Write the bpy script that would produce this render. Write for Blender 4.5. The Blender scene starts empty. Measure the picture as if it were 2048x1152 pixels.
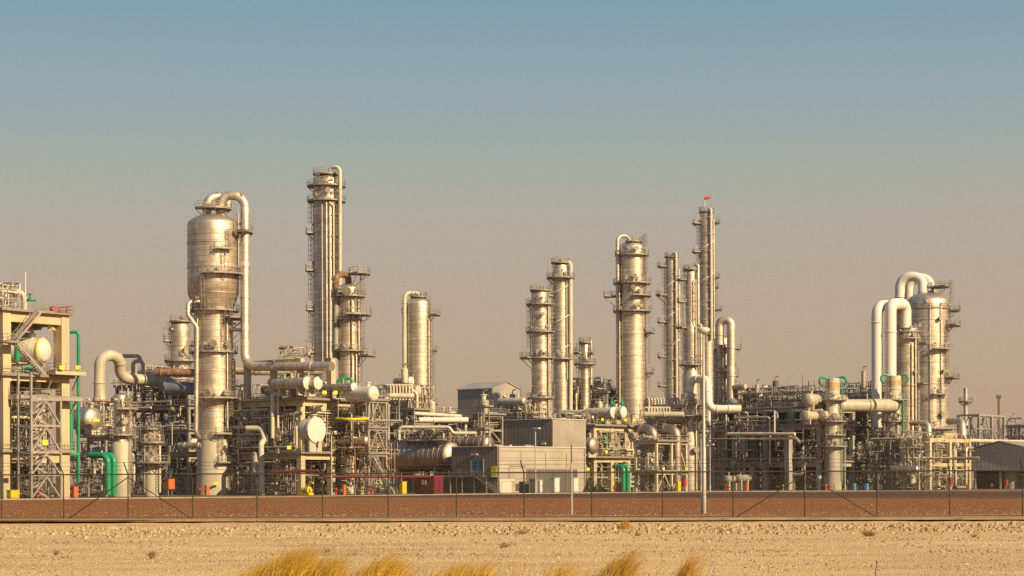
import bpy, math, random
from mathutils import Vector as V, Matrix
R = random.Random(11)
scene = bpy.context.scene
col = scene.collection
PI = math.pi
# ------------------------------------------------------------------ camera geometry (photo pixels -> metres)
F, H, CX, HY, SL = 4000.0, 2.2, 1024.0, 963.0, 8/2048
_c, _s = math.cos(math.atan(SL)), math.sin(math.atan(SL))
def P(px, py, D):
    dx, dy = px-CX, py-HY
    return V(((dx*_c-dy*_s)*D/F, D, H+(-dx*_s-dy*_c)*D/F))
def Z(px, py, D): return P(px, py, D).z
def G(px, D, z=0.0):
    p = P(px, HY-(px-CX)*SL, D); return V((p.x, D, z))
PHI = math.radians(52)
AX = V((math.sin(PHI), -math.cos(PHI), 0)); BX = V((math.cos(PHI), math.sin(PHI), 0)); UP = V((0, 0, 1))
class Fr:                                             # plan grid of the works: a runs left-back, b right-back
    def __init__(s, px, D): s.o = G(px, D)
    def b_at(s, px, a=0.0):
        k = (px-1024)/F; return (k*(s.o.y-AX.y*a)-s.o.x+AX.x*a)/(BX.x-BX.y*k)
    def a_at(s, px, b=0.0):
        k = (px-1024)/F; return (s.o.x+BX.x*b-k*(s.o.y+BX.y*b))/(AX.x-AX.y*k)
    def p(s, a, b, z=0.0): return s.o - AX*a + BX*b + UP*z
# ------------------------------------------------------------------ mesh builder
class MB:
    def __init__(s): s.v = []; s.f = []; s.uv = []; s.mi = []; s.m = 0
    def face(s, idx, uv=None):
        s.f.append(idx); s.uv.append(uv); s.mi.append(s.m)
    def box(s, c, x, y, z, ax=None, ay=None):
        ax = ax or V((1, 0, 0)); ay = ay or V((0, 1, 0)); az = ax.cross(ay)
        n = len(s.v); X, Y, Q = ax*(x/2), ay*(y/2), az*(z/2)
        for k in (-1, 1):
            for a, b in ((-1, -1), (1, -1), (1, 1), (-1, 1)): s.v.append(c+X*a+Y*b+Q*k)
        for q in ((3, 2, 1, 0), (4, 5, 6, 7), (0, 1, 5, 4), (1, 2, 6, 5), (2, 3, 7, 6), (3, 0, 4, 7)): s.face([n+i for i in q])
        return s
    def gbox(s, c, la, lb, h): return s.box(c, la, lb, h, AX, BX)     # box on the plan grid
    def bar(s, p, q, w, h=None):
        h = h or w; d = q-p; L = d.length
        if L < 1e-5: return s
        d = d/L; side = d.cross(UP)
        side = AX.copy() if side.length < .05 else side.normalized()
        if abs(d.z) > .99: side = AX.copy()
        return s.box((p+q)/2, L, w, h, d, side)
    def tube(s, pts, r, bend=None, n=8, k=None, r2=None):
        if bend is None: bend = 3*r
        k = k or (4 if r < .25 else 9)
        path = [pts[0]]
        for i in range(1, len(pts)-1):
            a, b, c = pts[i-1], pts[i], pts[i+1]
            u, w = (b-a), (c-b); lu, lw = u.length, w.length
            if lu < 1e-4 or lw < 1e-4: continue
            u = u/lu; w = w/lw; dt = max(-1, min(1, u.dot(w))); th = math.acos(dt)
            if th < .02: path.append(b); continue
            t = min(bend*math.tan(th/2), lu*.5, lw*.5); Rr = t/math.tan(th/2)
            nr = (w-u*dt).normalized(); st = b-u*t; ce = st+nr*Rr
            for j in range(k+1):
                g = th*j/k; path.append(ce-nr*(Rr*math.cos(g))+u*(Rr*math.sin(g)))
        path.append(pts[-1])
        q = [path[0]]
        for x in path[1:]:
            if (x-q[-1]).length > 1e-4: q.append(x)
        path = q; m = len(path)
        if m < 2: return s
        tang = [(path[min(i+1, m-1)]-path[max(i-1, 0)]).normalized() for i in range(m)]
        nr = tang[0].orthogonal().normalized(); base = len(s.v); L = 0.0; Ls = []
        for i in range(m):
            if i: L += (path[i]-path[i-1]).length
            nr = (nr-tang[i]*nr.dot(tang[i])).normalized(); bn = tang[i].cross(nr); Ls.append(L)
            rr = r if r2 is None else r+(r2-r)*i/(m-1)
            for j in range(n):
                g = 2*PI*j/n; s.v.append(path[i]+nr*(rr*math.cos(g))+bn*(rr*math.sin(g)))
        for i in range(m-1):
            for j in range(n):
                a = base+i*n+j; b = base+i*n+(j+1) % n
                s.face([a, b, b+n, a+n], [(2*PI*r*j/n, Ls[i]), (2*PI*r*(j+1)/n, Ls[i]), (2*PI*r*(j+1)/n, Ls[i+1]), (2*PI*r*j/n, Ls[i+1])])
        s.face([base+j for j in reversed(range(n))]); s.face([base+(m-1)*n+j for j in range(n)])
        return s
    def lathe(s, o, ax, prof, n=32):                  # prof: (distance along axis, radius)
        ax = ax.normalized(); u = (UP.cross(ax) if abs(ax.z) < .9 else V((1, 0, 0))).normalized(); w = ax.cross(u)
        base = len(s.v); rm = max(p[1] for p in prof); L = 0; Ls = []
        for i, (t, r) in enumerate(prof):
            if i: L += math.hypot(t-prof[i-1][0], r-prof[i-1][1])
            Ls.append(L)
            for j in range(n):
                g = 2*PI*j/n; s.v.append(o+ax*t+u*(r*math.cos(g))+w*(r*math.sin(g)))
        for i in range(len(prof)-1):
            for j in range(n):
                a = base+i*n+j; b = base+i*n+(j+1) % n
                s.face([a, b, b+n, a+n], [(2*PI*rm*j/n, Ls[i]), (2*PI*rm*(j+1)/n, Ls[i]), (2*PI*rm*(j+1)/n, Ls[i+1]), (2*PI*rm*j/n, Ls[i+1])])
        if prof[0][1] > .02: s.face([base+j for j in reversed(range(n))])
        if prof[-1][1] > .02: s.face([base+(len(prof)-1)*n+j for j in range(n)])
        return s
    def build(s, name, mat, parent=None, loc=None, ang=40):
        if not s.v: return None
        me = bpy.data.meshes.new(name)
        if parent is not None: o = parent['_w'] if '_w' in parent else None; o = V(o)
        elif loc is not None: o = V(loc)
        else:
            xs = [v.x for v in s.v]; ys = [v.y for v in s.v]; zs = [v.z for v in s.v]
            o = V(((min(xs)+max(xs))/2, (min(ys)+max(ys))/2, min(zs)))
        me.from_pydata([tuple(v-o) for v in s.v], [], s.f)
        if any(u is not None for u in s.uv):
            l = me.uv_layers.new(name='m'); flat = []
            for f, u in zip(s.f, s.uv):
                for i in range(len(f)): flat += (u[i] if u else (0.03*i, 0.01))
            l.data.foreach_set('uv', flat)
        mats = mat if isinstance(mat, (list, tuple)) else [mat]
        for m in mats: me.materials.append(m)
        if len(mats) > 1: me.polygons.foreach_set('material_index', s.mi)
        me.polygons.foreach_set('use_smooth', [True]*len(s.f))
        me.set_sharp_from_angle(angle=math.radians(ang))
        ob = bpy.data.objects.new(name, me); col.objects.link(ob)
        if parent is not None: ob.parent = parent; ob['_w'] = tuple(o)
        else: ob.location = o; ob['_w'] = tuple(o)
        return ob
def tag(o, label=None, cat=None, group=None, kind=None):
    if label: o['label'] = label
    if cat: o['category'] = cat
    if group: o['group'] = group
    if kind: o['kind'] = kind
    return o
def thing(name, label, cat, loc, group=None):
    e = bpy.data.objects.new(name, None); e.empty_display_size = .5; col.objects.link(e)
    e.location = loc; e['_w'] = tuple(loc); return tag(e, label, cat, group)
def clone(o, delta, label=None, group=None, parent=None):
    c = o.copy(); col.objects.link(c)
    if parent is None:
        c.location = V(o.location)+delta; c['_w'] = tuple(V(o['_w'])+delta)
        if label: c['label'] = label
        if group: c['group'] = group
    else: c.parent = parent
    for ch in [x for x in list(o.children)]: clone(ch, delta, parent=c)
    return c
# ------------------------------------------------------------------ materials
def _new(name):
    m = bpy.data.materials.new(name); m.use_nodes = True
    nt = m.node_tree; return m, nt, nt.nodes, nt.links, nt.nodes['Principled BSDF']
def mat(name, c, rough=.5, metal=0.0, var=.25, scale=.6, stain=None, bump=0.0):
    m, nt, N, L, b = _new(name)
    g = N.new('ShaderNodeNewGeometry'); n = N.new('ShaderNodeTexNoise'); n.inputs['Scale'].default_value = scale; n.inputs['Detail'].default_value = 6; n.inputs['Roughness'].default_value = .65
    mp = N.new('ShaderNodeMapping'); mp.inputs['Scale'].default_value = (1, 1, .35)
    L.new(g.outputs['Position'], mp.inputs[0]); L.new(mp.outputs[0], n.inputs['Vector'])
    r = N.new('ShaderNodeValToRGB'); e = r.color_ramp.elements
    s = stain or tuple(x*(1-var) for x in c)
    e[0].position = .36; e[0].color = (*s, 1); e[1].position = .62; e[1].color = (*[min(1, x*(1+var*.35)) for x in c], 1)
    L.new(n.outputs[0], r.inputs[0]); L.new(r.outputs[0], b.inputs['Base Color'])
    b.inputs['Roughness'].default_value = rough; b.inputs['Metallic'].default_value = metal
    if bump:
        n2 = N.new('ShaderNodeTexNoise'); n2.inputs['Scale'].default_value = scale*6; L.new(g.outputs['Position'], n2.inputs['Vector'])
        bp = N.new('ShaderNodeBump'); bp.inputs['Strength'].default_value = bump; L.new(n2.outputs[0], bp.inputs['Height']); L.new(bp.outputs[0], b.inputs['Normal'])
    return m
def clad(name, c, rough=.36, metal=1.0, bw=2.2, bh=1.0, dark=.55, var=.2, stain=.66):
    m, nt, N, L, b = _new(name)          # sheet cladding: seams and sheet-to-sheet tone from the metre UVs
    uv = N.new('ShaderNodeUVMap'); uv.uv_map = 'm'
    br = N.new('ShaderNodeTexBrick'); br.inputs['Scale'].default_value = 1; br.inputs['Brick Width'].default_value = bw; br.inputs['Row Height'].default_value = bh
    br.inputs['Mortar Size'].default_value = .05; br.inputs['Mortar Smooth'].default_value = .3; br.inputs['Bias'].default_value = .1
    br.inputs['Color1'].default_value = (*[x*(1-var) for x in c], 1); br.inputs['Color2'].default_value = (*[min(1, x*(1+var*.6)) for x in c], 1); br.inputs['Mortar'].default_value = (*[x*dark for x in c], 1)
    L.new(uv.outputs[0], br.inputs['Vector'])
    g = N.new('ShaderNodeNewGeometry'); mp = N.new('ShaderNodeMapping'); mp.inputs['Scale'].default_value = (.9, .9, .09); L.new(g.outputs['Position'], mp.inputs[0])
    n = N.new('ShaderNodeTexNoise'); n.inputs['Scale'].default_value = 1.1; n.inputs['Detail'].default_value = 7; n.inputs['Roughness'].default_value = .7; L.new(mp.outputs[0], n.inputs['Vector'])
    r = N.new('ShaderNodeValToRGB'); e = r.color_ramp.elements; e[0].position = .3; e[0].color = (stain*1.02, stain*.9, stain*.75, 1); e[1].position = .56; e[1].color = (1, 1, 1, 1)
    L.new(n.outputs[0], r.inputs[0])
    mx = N.new('ShaderNodeMix'); mx.data_type = 'RGBA'; mx.blend_type = 'MULTIPLY'; mx.inputs[0].default_value = .8
    L.new(br.outputs['Color'], mx.inputs[6]); L.new(r.outputs[0], mx.inputs[7]); L.new(mx.outputs[2], b.inputs['Base Color'])
    mr = N.new('ShaderNodeMapRange'); mr.inputs[3].default_value = rough+.16; mr.inputs[4].default_value = rough-.04; L.new(n.outputs[0], mr.inputs[0]); L.new(mr.outputs[0], b.inputs['Roughness'])
    b.inputs['Metallic'].default_value = metal
    n3 = N.new('ShaderNodeTexNoise'); n3.inputs['Scale'].default_value = 1.3; n3.inputs['Detail'].default_value = 2; mp3 = N.new('ShaderNodeMapping'); mp3.inputs['Scale'].default_value = (.5, 1.4, 1)
    L.new(uv.outputs[0], mp3.inputs[0]); L.new(mp3.outputs[0], n3.inputs['Vector'])
    ad = N.new('ShaderNodeMath'); ad.operation = 'MULTIPLY_ADD'; ad.inputs[1].default_value = -.6; L.new(br.outputs['Fac'], ad.inputs[0]); L.new(n3.outputs[0], ad.inputs[2])
    bp = N.new('ShaderNodeBump'); bp.inputs['Strength'].default_value = .22; bp.inputs['Distance'].default_value = .12; L.new(ad.outputs[0], bp.inputs['Height']); L.new(bp.outputs[0], b.inputs['Normal'])
    return m
def ribbed(name, c, period=.5, rough=.55, metal=.0, vertical=True, joint=0):
    m, nt, N, L, b = _new(name)          # profiled wall sheeting
    g = N.new('ShaderNodeNewGeometry'); sx = N.new('ShaderNodeSeparateXYZ'); L.new(g.outputs['Position'], sx.inputs[0])
    if vertical:
        dA = N.new('ShaderNodeVectorMath'); dA.operation = 'DOT_PRODUCT'; dA.inputs[1].default_value = tuple(AX+BX); L.new(g.outputs['Position'], dA.inputs[0]); src = dA.outputs['Value']
    else: src = sx.outputs['Z']
    d = N.new('ShaderNodeMath'); d.operation = 'DIVIDE'; d.inputs[1].default_value = period; L.new(src, d.inputs[0])
    fr = N.new('ShaderNodeMath'); fr.operation = 'FRACT'; L.new(d.outputs[0], fr.inputs[0])
    pp = N.new('ShaderNodeMath'); pp.operation = 'PINGPONG'; pp.inputs[1].default_value = .5; L.new(fr.outputs[0], pp.inputs[0])
    r = N.new('ShaderNodeValToRGB'); e = r.color_ramp.elements; e[0].position = .03; e[0].color = (*[x*.72 for x in c], 1); e[1].position = .1; e[1].color = (*c, 1); L.new(pp.outputs[0], r.inputs[0])
    n = N.new('ShaderNodeTexNoise'); n.inputs['Scale'].default_value = .25; n.inputs['Detail'].default_value = 7; L.new(g.outputs['Position'], n.inputs['Vector'])
    mr = N.new('ShaderNodeMapRange'); mr.inputs[1].default_value = .3; mr.inputs[2].default_value = .7; mr.inputs[3].default_value = .82; mr.inputs[4].default_value = 1.08; L.new(n.outputs[0], mr.inputs[0])
    mx = N.new('ShaderNodeVectorMath'); mx.operation = 'SCALE'; L.new(r.outputs[0], mx.inputs[0]); L.new(mr.outputs[0], mx.inputs['Scale']); L.new(mx.outputs[0], b.inputs['Base Color'])
    bp = N.new('ShaderNodeBump'); bp.inputs['Strength'].default_value = .4; bp.inputs['Distance'].default_value = .05; L.new(pp.outputs[0], bp.inputs['Height']); L.new(bp.outputs[0], b.inputs['Normal'])
    b.inputs['Roughness'].default_value = rough; b.inputs['Metallic'].default_value = metal
    return m
M = dict(
    alu=clad('aluminium_cladding', (.70, .575, .435), rough=.46, metal=.85),
    alu_b=clad('aluminium_cladding_fine', (.69, .565, .425), bw=3.5, bh=.9, rough=.44, metal=.8, stain=.65),
    alu_d=clad('weathered_cladding', (.64, .525, .395), bw=2.0, bh=1.1, rough=.48, metal=.75, stain=.6),
    alu_br=clad('brown_tinted_cladding', (.52, .39, .28), bw=6, bh=1.6, rough=.46, metal=.9, stain=.65),
    pipe_alu=clad('pipe_cladding', (.72, .60, .45), bw=30, bh=1.4, rough=.48, metal=.7, stain=.75),
    pipe_cream=mat('cream_pipe_paint', (.66, .56, .39), .45, var=.22, scale=.8),
    pipe_tan=mat('tan_pipe_paint', (.54, .45, .31), .5, var=.22, scale=.8),
    vessel_white=mat('white_vessel_paint', (.73, .66, .53), .38, var=.12, scale=.5),
    pipe_white=mat('white_insulation', (.80, .70, .56), .5, var=.08, scale=.4),
    beige=mat('beige_skirt_paint', (.56, .47, .33), .6, var=.22, scale=.5),
    conc=mat('fireproofing_concrete', (.62, .47, .275), .85, var=.16, scale=.35, bump=.15),
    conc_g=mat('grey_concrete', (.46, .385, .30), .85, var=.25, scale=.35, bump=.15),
    galv=mat('galvanised_steel', (.47, .40, .31), .5, metal=.35, var=.25, scale=1.5),
    rail=mat('handrail_steel', (.36, .305, .24), .5, metal=.3, var=.2, scale=1.5),
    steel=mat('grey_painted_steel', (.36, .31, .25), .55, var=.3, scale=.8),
    dark=mat('dark_steel_and_shade', (.12, .095, .07), .6, var=.3, scale=.8),  # dark tone also stands in for shade deep inside the frames
    dgreen=mat('green_grey_steel_and_shade', (.125, .125, .10), .6, var=.3, scale=.7),  # partly shade put into the paint of the right-hand frame
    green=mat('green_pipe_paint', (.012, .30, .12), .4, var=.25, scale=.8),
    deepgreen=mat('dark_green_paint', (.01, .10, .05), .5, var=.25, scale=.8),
    rust=mat('rusted_pipe', (.42, .22, .11), .7, var=.35, scale=1.2, stain=(.16, .07, .035)),
    bluegrey=mat('blue_grey_pipe', (.20, .22, .24), .45, var=.2),
    yellow=mat('yellow_paint', (.78, .55, .02), .5, var=.12), sign=mat('yellow_sign', (.85, .72, .05), .5, var=.05),
    orange=mat('orange_paint', (.72, .17, .04), .5, var=.15), red=mat('red_paint', (.50, .03, .03), .5, var=.2),
    maroon=mat('maroon_paint', (.17, .014, .022), .5, var=.2), black=mat('black_rubber', (.02, .02, .02), .6),
    blue=mat('blue_door_paint', (.05, .20, .27), .5, var=.15), lblue=mat('light_blue_plastic', (.07, .35, .5), .5),
    wall_d=ribbed('shade_side_sheeting', (.25, .21, .165), .9), wall_l=ribbed('grey_brown_sheeting', (.40, .335, .255), .9),  # darker sheeting holds the tone of the shaded walls
    wall_h=ribbed('horizontal_panel_wall', (.46, .38, .285), 1.35, vertical=False), wall_b=ribbed('shade_grey_sheeting', (.27, .245, .205), .8),
    wall_far=ribbed('beige_sheeting', (.42, .36, .29), 1.0), roof=ribbed('roof_sheeting', (.40, .35, .28), .7),
    shed=ribbed('shed_sheeting', (.47, .43, .37), 1.0), lamp=mat('lamp_housing', (.70, .64, .52), .4, var=.08),
    fence=mat('dark_green_fence', (.055, .046, .024), .6, var=.3, scale=3), pole=mat('pale_pole', (.50, .44, .35), .5, metal=.2, var=.15, scale=.8),
    ochre=mat('ochre_band', (.60, .38, .13), .6, var=.3), panel=ribbed('grey_infill_panel', (.15, .13, .105), 1.1),
    white=mat('white_metal', (.74, .70, .62), .5, var=.1), windsock=mat('windsock_fabric', (.7, .05, .05), .8, var=.1),
)
# ------------------------------------------------------------------ plant components
def pol(c, r, deg, z):                                # 0 deg faces the camera side, + is to the right
    g = math.radians(deg); return V((c.x+r*math.sin(g), c.y-r*math.cos(g), z))
def rail_path(mb, pts, h=1.1, step=1.6, t=.055, toe=True):
    for i in range(len(pts)-1):
        p, q = pts[i], pts[i+1]; L = (q-p).length; k = max(1, round(L/step))
        for z in (h, h*.55): mb.bar(p+UP*z, q+UP*z, t)
        if toe: mb.bar(p+UP*.09, q+UP*.09, .025, .16)
        for j in range(k+(1 if i == len(pts)-2 else 0)):
            b = p+(q-p)*(j/k); mb.bar(b, b+UP*h, t)
def platform(par, c, z, ri, ro, a0, a1, m='rail', clutter=True):
    full = a1-a0 >= 359; n = max(3, int((a1-a0)/18)); d = MB()
    for i in range(n):
        g0, g1 = a0+(a1-a0)*i/n, a0+(a1-a0)*(i+1)/n; b = len(d.v)
        for zz in (z-.14, z):
            for g in (g0, g1):
                d.v.append(pol(c, ri, g, zz)); d.v.append(pol(c, ro, g, zz))
        for q in ((0, 1, 3, 2), (4, 6, 7, 5), (1, 5, 7, 3), (0, 2, 6, 4), (0, 4, 5, 1), (2, 3, 7, 6)): d.face([b+k for k in q])
    for i in range(n+(0 if full else 1)):
        if i % 2 == 0:
            g = a0+(a1-a0)*i/n
            d.bar(pol(c, ro-.1, g, z-.2), pol(c, ri+.02, g, z-.2-(ro-ri)*.8), .1); d.bar(pol(c, ri+.02, g, z-.2), pol(c, ro-.05, g, z-.2), .1)
    pl = d.build('platform', M[m], par)
    rl = MB(); pts = [pol(c, ro-.06, a0+(a1-a0)*i/n, z) for i in range(n+1)]
    if not full: pts = [pol(c, ri+.1, a0, z)]+pts+[pol(c, ri+.1, a1, z)]
    rail_path(rl, pts); rl.build('handrail', M[m], pl)
    return pl
def ladder(par, c, r, deg, z0, z1, cage=True, m='rail'):
    d = MB(); o = pol(c, r+.25, deg, 0); t = pol(c, 1, deg+90, 0)-V((c.x, c.y, 0)); out = (pol(c, 1, deg, 0)-V((c.x, c.y, 0))); w = .3
    for sg in (-1, 1): d.bar(o+t*(w*sg)+UP*z0, o+t*(w*sg)+UP*z1, .08)
    z = z0
    while z < z1: d.bar(o-t*w+UP*z, o+t*w+UP*z, .04); z += .45
    if cage:
        for k in range(4):
            g = PI*(k+.5)/4; q = o+t*(.42*math.cos(g))+out*(.8*math.sin(g)); d.bar(q+UP*(z0+2.2), q+UP*z1, .04)
        z = z0+2.2
        while z <= z1+.01:
            h = [o+t*(.42*math.cos(PI*k/4))+out*(.8*math.sin(PI*k/4))+UP*z for k in range(5)]
            for k in range(4): d.bar(h[k], h[k+1], .05)
            z += 1.1
    return d.build('caged_ladder' if cage else 'ladder', M[m], par)
def rcol(prof, z):                                     # radius of a column profile [(z, r) top..bottom] at z
    for (z1, r1), (z0, r0) in zip(prof, prof[1:]):
        if z0 <= z <= z1: return r0+(r1-r0)*((z-z0)/max(1e-6, z1-z0))
    return prof[-1][1] if z < prof[-1][0] else prof[0][1]
def tower(label, px, D, prof, plats=(), lads=(), rings=(), m='alu', skirt=None, dome=.5, name='distillation_column', cat='column', risers=(), nozz=(), group=None, seams=3.2, mskirt='beige', strake=None, bottom=None):
    """prof: [(photo y, half width px)] from the shoulder down; ends on the ground unless bottom is given"""
    c = G(px, D); k = D/F
    pr = [(Z(px, y, D), hw*k) for y, hw in prof]
    zb = 0.0 if bottom is None else Z(px, bottom, D)
    if pr[-1][0] > zb+.05: pr.append((zb, pr[-1][1]))
    else: pr[-1] = (zb, pr[-1][1])
    t = thing(name, label, cat, (c.x, c.y, zb if bottom else 0), group)
    zs = Z(px, skirt, D) if skirt else zb
    up = []                                            # bottom to top
    full = sorted(pr)
    for z, r in full:
        if z >= zs-.01: up.append((z, r))
    if not up or up[0][0] > zs+.02: up.insert(0, (zs, rcol(pr, zs)))
    zt, rt = up[-1]
    # seam beads and stiffener rings are part of the shell's own profile
    ev = [(Z(px, y, D), .16, .10) for y in rings]
    z = zs+seams
    while seams and z < zt-1: ev.append((z, .05, .035)); z += seams
    pts = list(up)
    for z, h, o in ev:
        if any(abs(z-q[0]) < h+.06 for q in up): continue
        r = rcol(pr, z); pts += [(z-h, r), (z-h*.8, r+o), (z+h*.8, r+o), (z+h, r)]
    pts.sort()
    cl = [pts[0]]
    for q in pts[1:]:
        if q[0]-cl[-1][0] > 1e-4 or abs(q[1]-cl[-1][1]) > 1e-4: cl.append(q)
    pts = cl
    for i in range(1, 9): g = PI/2*i/8; pts.append((zt+rt*dome*math.sin(g), max(rt*math.cos(g), .01)))
    big = rt/k > 18
    MB().lathe(c, UP, pts, 48 if big else 28).build('shell', M[m], t)
    if zs > zb+.1:
        lo = [(z, r+.02) for z, r in full if z < zs-.01]+[(zs-.02, rcol(pr, zs)+.02)]
        MB().lathe(c, UP, lo, 40).build('skirt', M[mskirt], t)
    for (y, a0, a1, w) in plats:
        z = Z(px, y, D)
        if z > zt+.12: platform(t, c, z, .15, w if w > rt*.4 else rt*.8, a0, a1)
        else:
            r = rcol(pr, z)if z <= zt else rt; platform(t, c, z, r+.06, r+w, a0, a1)
    for (y0, y1, deg, cage) in lads:
        z0, z1 = sorted((Z(px, y0, D), Z(px, y1, D))); ladder(t, c, max(rcol(pr, z0), rcol(pr, z1)), deg, z0, z1, cage)
    for (y0, y1, deg, rp, mm) in risers:
        z0, z1 = sorted((Z(px, y0, D), Z(px, y1, D))); r = max(rcol(pr, z0), rcol(pr, min(z1, zt)), rcol(pr, (z0+z1)/2))+rp+.14
        b = MB().tube([pol(c, r-rp*2.5, deg, z1), pol(c, r, deg, z1), pol(c, r, deg, z0)], rp, rp*2.5, 8)
        z = z0+1.5
        while z < z1-1: b.box(pol(c, r-rp*.6, deg, z), rp*2.6, rp*2.6, .12); z += 4.5
        b.build('riser_pipe', M[mm], t, ang=50)
    for (y, deg, rn, ln) in nozz:
        z = Z(px, y, D); r = rcol(pr, z); d = pol(c, 1, deg, 0)-V((c.x, c.y, 0)); o = V((c.x, c.y, z))
        MB().lathe(o, d, [(r-.1, rn), (r+ln-.12, rn), (r+ln-.12, rn*1.35), (r+ln+.14, rn*1.35)], 14).build('manway' if rn > .3 else 'nozzle', M['alu_d'], t)
    if strake:
        b = MB(); z = Z(px, strake[1], D); z1 = Z(px, strake[0], D); r = rcol(pr, z); pitch = strake[2]*k; n = int((z1-z)/pitch*24)
        for s0 in (0,):
            for i in range(n):
                g0, g1 = s0+i*15, s0+(i+1)*15; za, zc = z+pitch*i/24, z+pitch*(i+1)/24; q = len(b.v)
                for g, zz in ((g0, za), (g1, zc)):
                    for rr, dz in ((r-.02, -.1), (r+.34, -.12), (r+.34, .12), (r-.02, .1)): b.v.append(pol(c, rr, g, zz+dz))
                for qd in ((0, 4, 5, 1), (1, 5, 6, 2), (2, 6, 7, 3)): b.face([q+x for x in qd])
        b.build('helical_strake', M['pipe_white'], t)
    for (y, a0, a1, w) in plats:                       # small gear clinging to the column
        z = Z(px, y, D); r = rcol(pr, min(z, zt))
        for i in range(int(2+(a1-a0)/70)):
            g = R.uniform(max(a0, -80), min(a1, 100)); q = pol(c, r+R.uniform(.1, .35), g, z+R.uniform(.2, 1.6))
            if z > zt: q = pol(c, R.uniform(.1, rt*.6), g, z+R.uniform(.2, .9))
            s = R.uniform(.2, .5); MB().box(q, s, s, s*R.uniform(.8, 2)).build('junction_box', M['galv'], t)
            if R.random() < .3 and z < zt:
                p = pol(c, r+w-.05, g, z); MB().bar(p, p+UP*2.5, .06).box(p+UP*2.6+V((.15, 0, 0)), .5, .25, .14).build('platform_lamp', M['galv'], t)
    return t
def pipe(label, pts, r, m='pipe_cream', bend=None, name='process_pipe', cat='pipe', n=None, bands=(), group=None, flange=True, caps=None):
    n = n or (10 if r < .3 else 20 if r < .9 else 32)
    b = MB().tube(pts, r, bend if bend is not None else 3*r, n)
    for i, tt in bands:                                # flange collars along segment i
        p, q = pts[i], pts[i+1]; d = (q-p).normalized(); o = p+(q-p)*tt
        b.lathe(o, d, [(-.09, r), (-.09, r*1.12+.03), (.09, r*1.12+.03), (.09, r)], n)
    o = b.build(name, M[m], loc=pts[-1], ang=45); return tag(o, label, cat, group)
def hdrum(label, p, r, L, axis, m='alu', cap='vessel_white', flat=True, name='heat_exchanger', cat='heat exchanger', legs=None, group=None, nozz=1, plate=False, rings=0, band=None):
    """horizontal vessel; p = centre of its front end, axis points out of that end"""
    ax = axis.normalized(); sd = UP.cross(ax).normalized(); zl = legs if legs is not None else p.z-r-.9
    c = p-ax*(L/2); t = thing(name, label, cat, (c.x, c.y, zl), group); n = 36 if r > .9 else 22
    hd = [(-r*.5*math.sin(PI/2*i/6), max(.01, r*math.cos(PI/2*i/6))) for i in range(6, -1, -1)]
    pts = [(-L+x+(r*.5 if 0 else 0), y) for x, y in hd]
    if rings:
        for i in range(1, rings):
            z = -L+L*i/rings; pts += [(z-.1, r), (z-.08, r+.025), (z+.08, r+.025), (z+.1, r)]
    if flat:
        pts += [(-.5, r), (-.5, r*1.1), (-.34, r*1.1)]
        MB().lathe(p, ax, pts, n).build('shell', M[m], t)
        MB().lathe(p, ax, [(-.33, r*1.1), (-.06, r*1.1), (-.02, r*1.04), (0, .01)], n).build('end_cover', M[cap], t)
    else:
        e = [(r*.5*math.sin(PI/2*i/8)-r*.5, max(.01, r*math.cos(PI/2*i/8))) for i in range(0, 9)]
        pts += [(-r*.5-.06, r), (-r*.5-.05, r+.015)]
        MB().lathe(p, ax, pts, n).build('shell', M[m], t)
        MB().lathe(p, ax, [(e[0][0]-.05, r+.01)]+e, n).build('dished_end', M[cap], t)
        if band: MB().lathe(p, ax, [(-r*.5-.2, r+.01), (-r*.5-.2, r+.12), (-r*.5+.05, r+.12), (-r*.5+.05, r+.01)], n).build('end_band', M[band], t)
    for f in (.22, .78):
        q = p-ax*(L*f); MB().box(V((q.x, q.y, (zl+p.z-r*.6)/2)), r*1.5, .45, max(.2, p.z-r*.6-zl), sd, ax.copy()).build('saddle', M['beige'], t)
    for i in range(nozz):
        q = p-ax*(L*(.3+.4*i)); rn = r*.24
        MB().lathe(q, UP, [(r*.8, rn), (r+.5, rn), (r+.5, rn*1.5), (r+.7, rn*1.5)], 12).build('nozzle', M[m], t)
    if plate:
        q = p+ax*.03-UP*(r*.1); MB().box(q, r*.7, .03, r*.26, sd, ax.copy()).build('yellow_plate', M['sign'], t)
    return t
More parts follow.
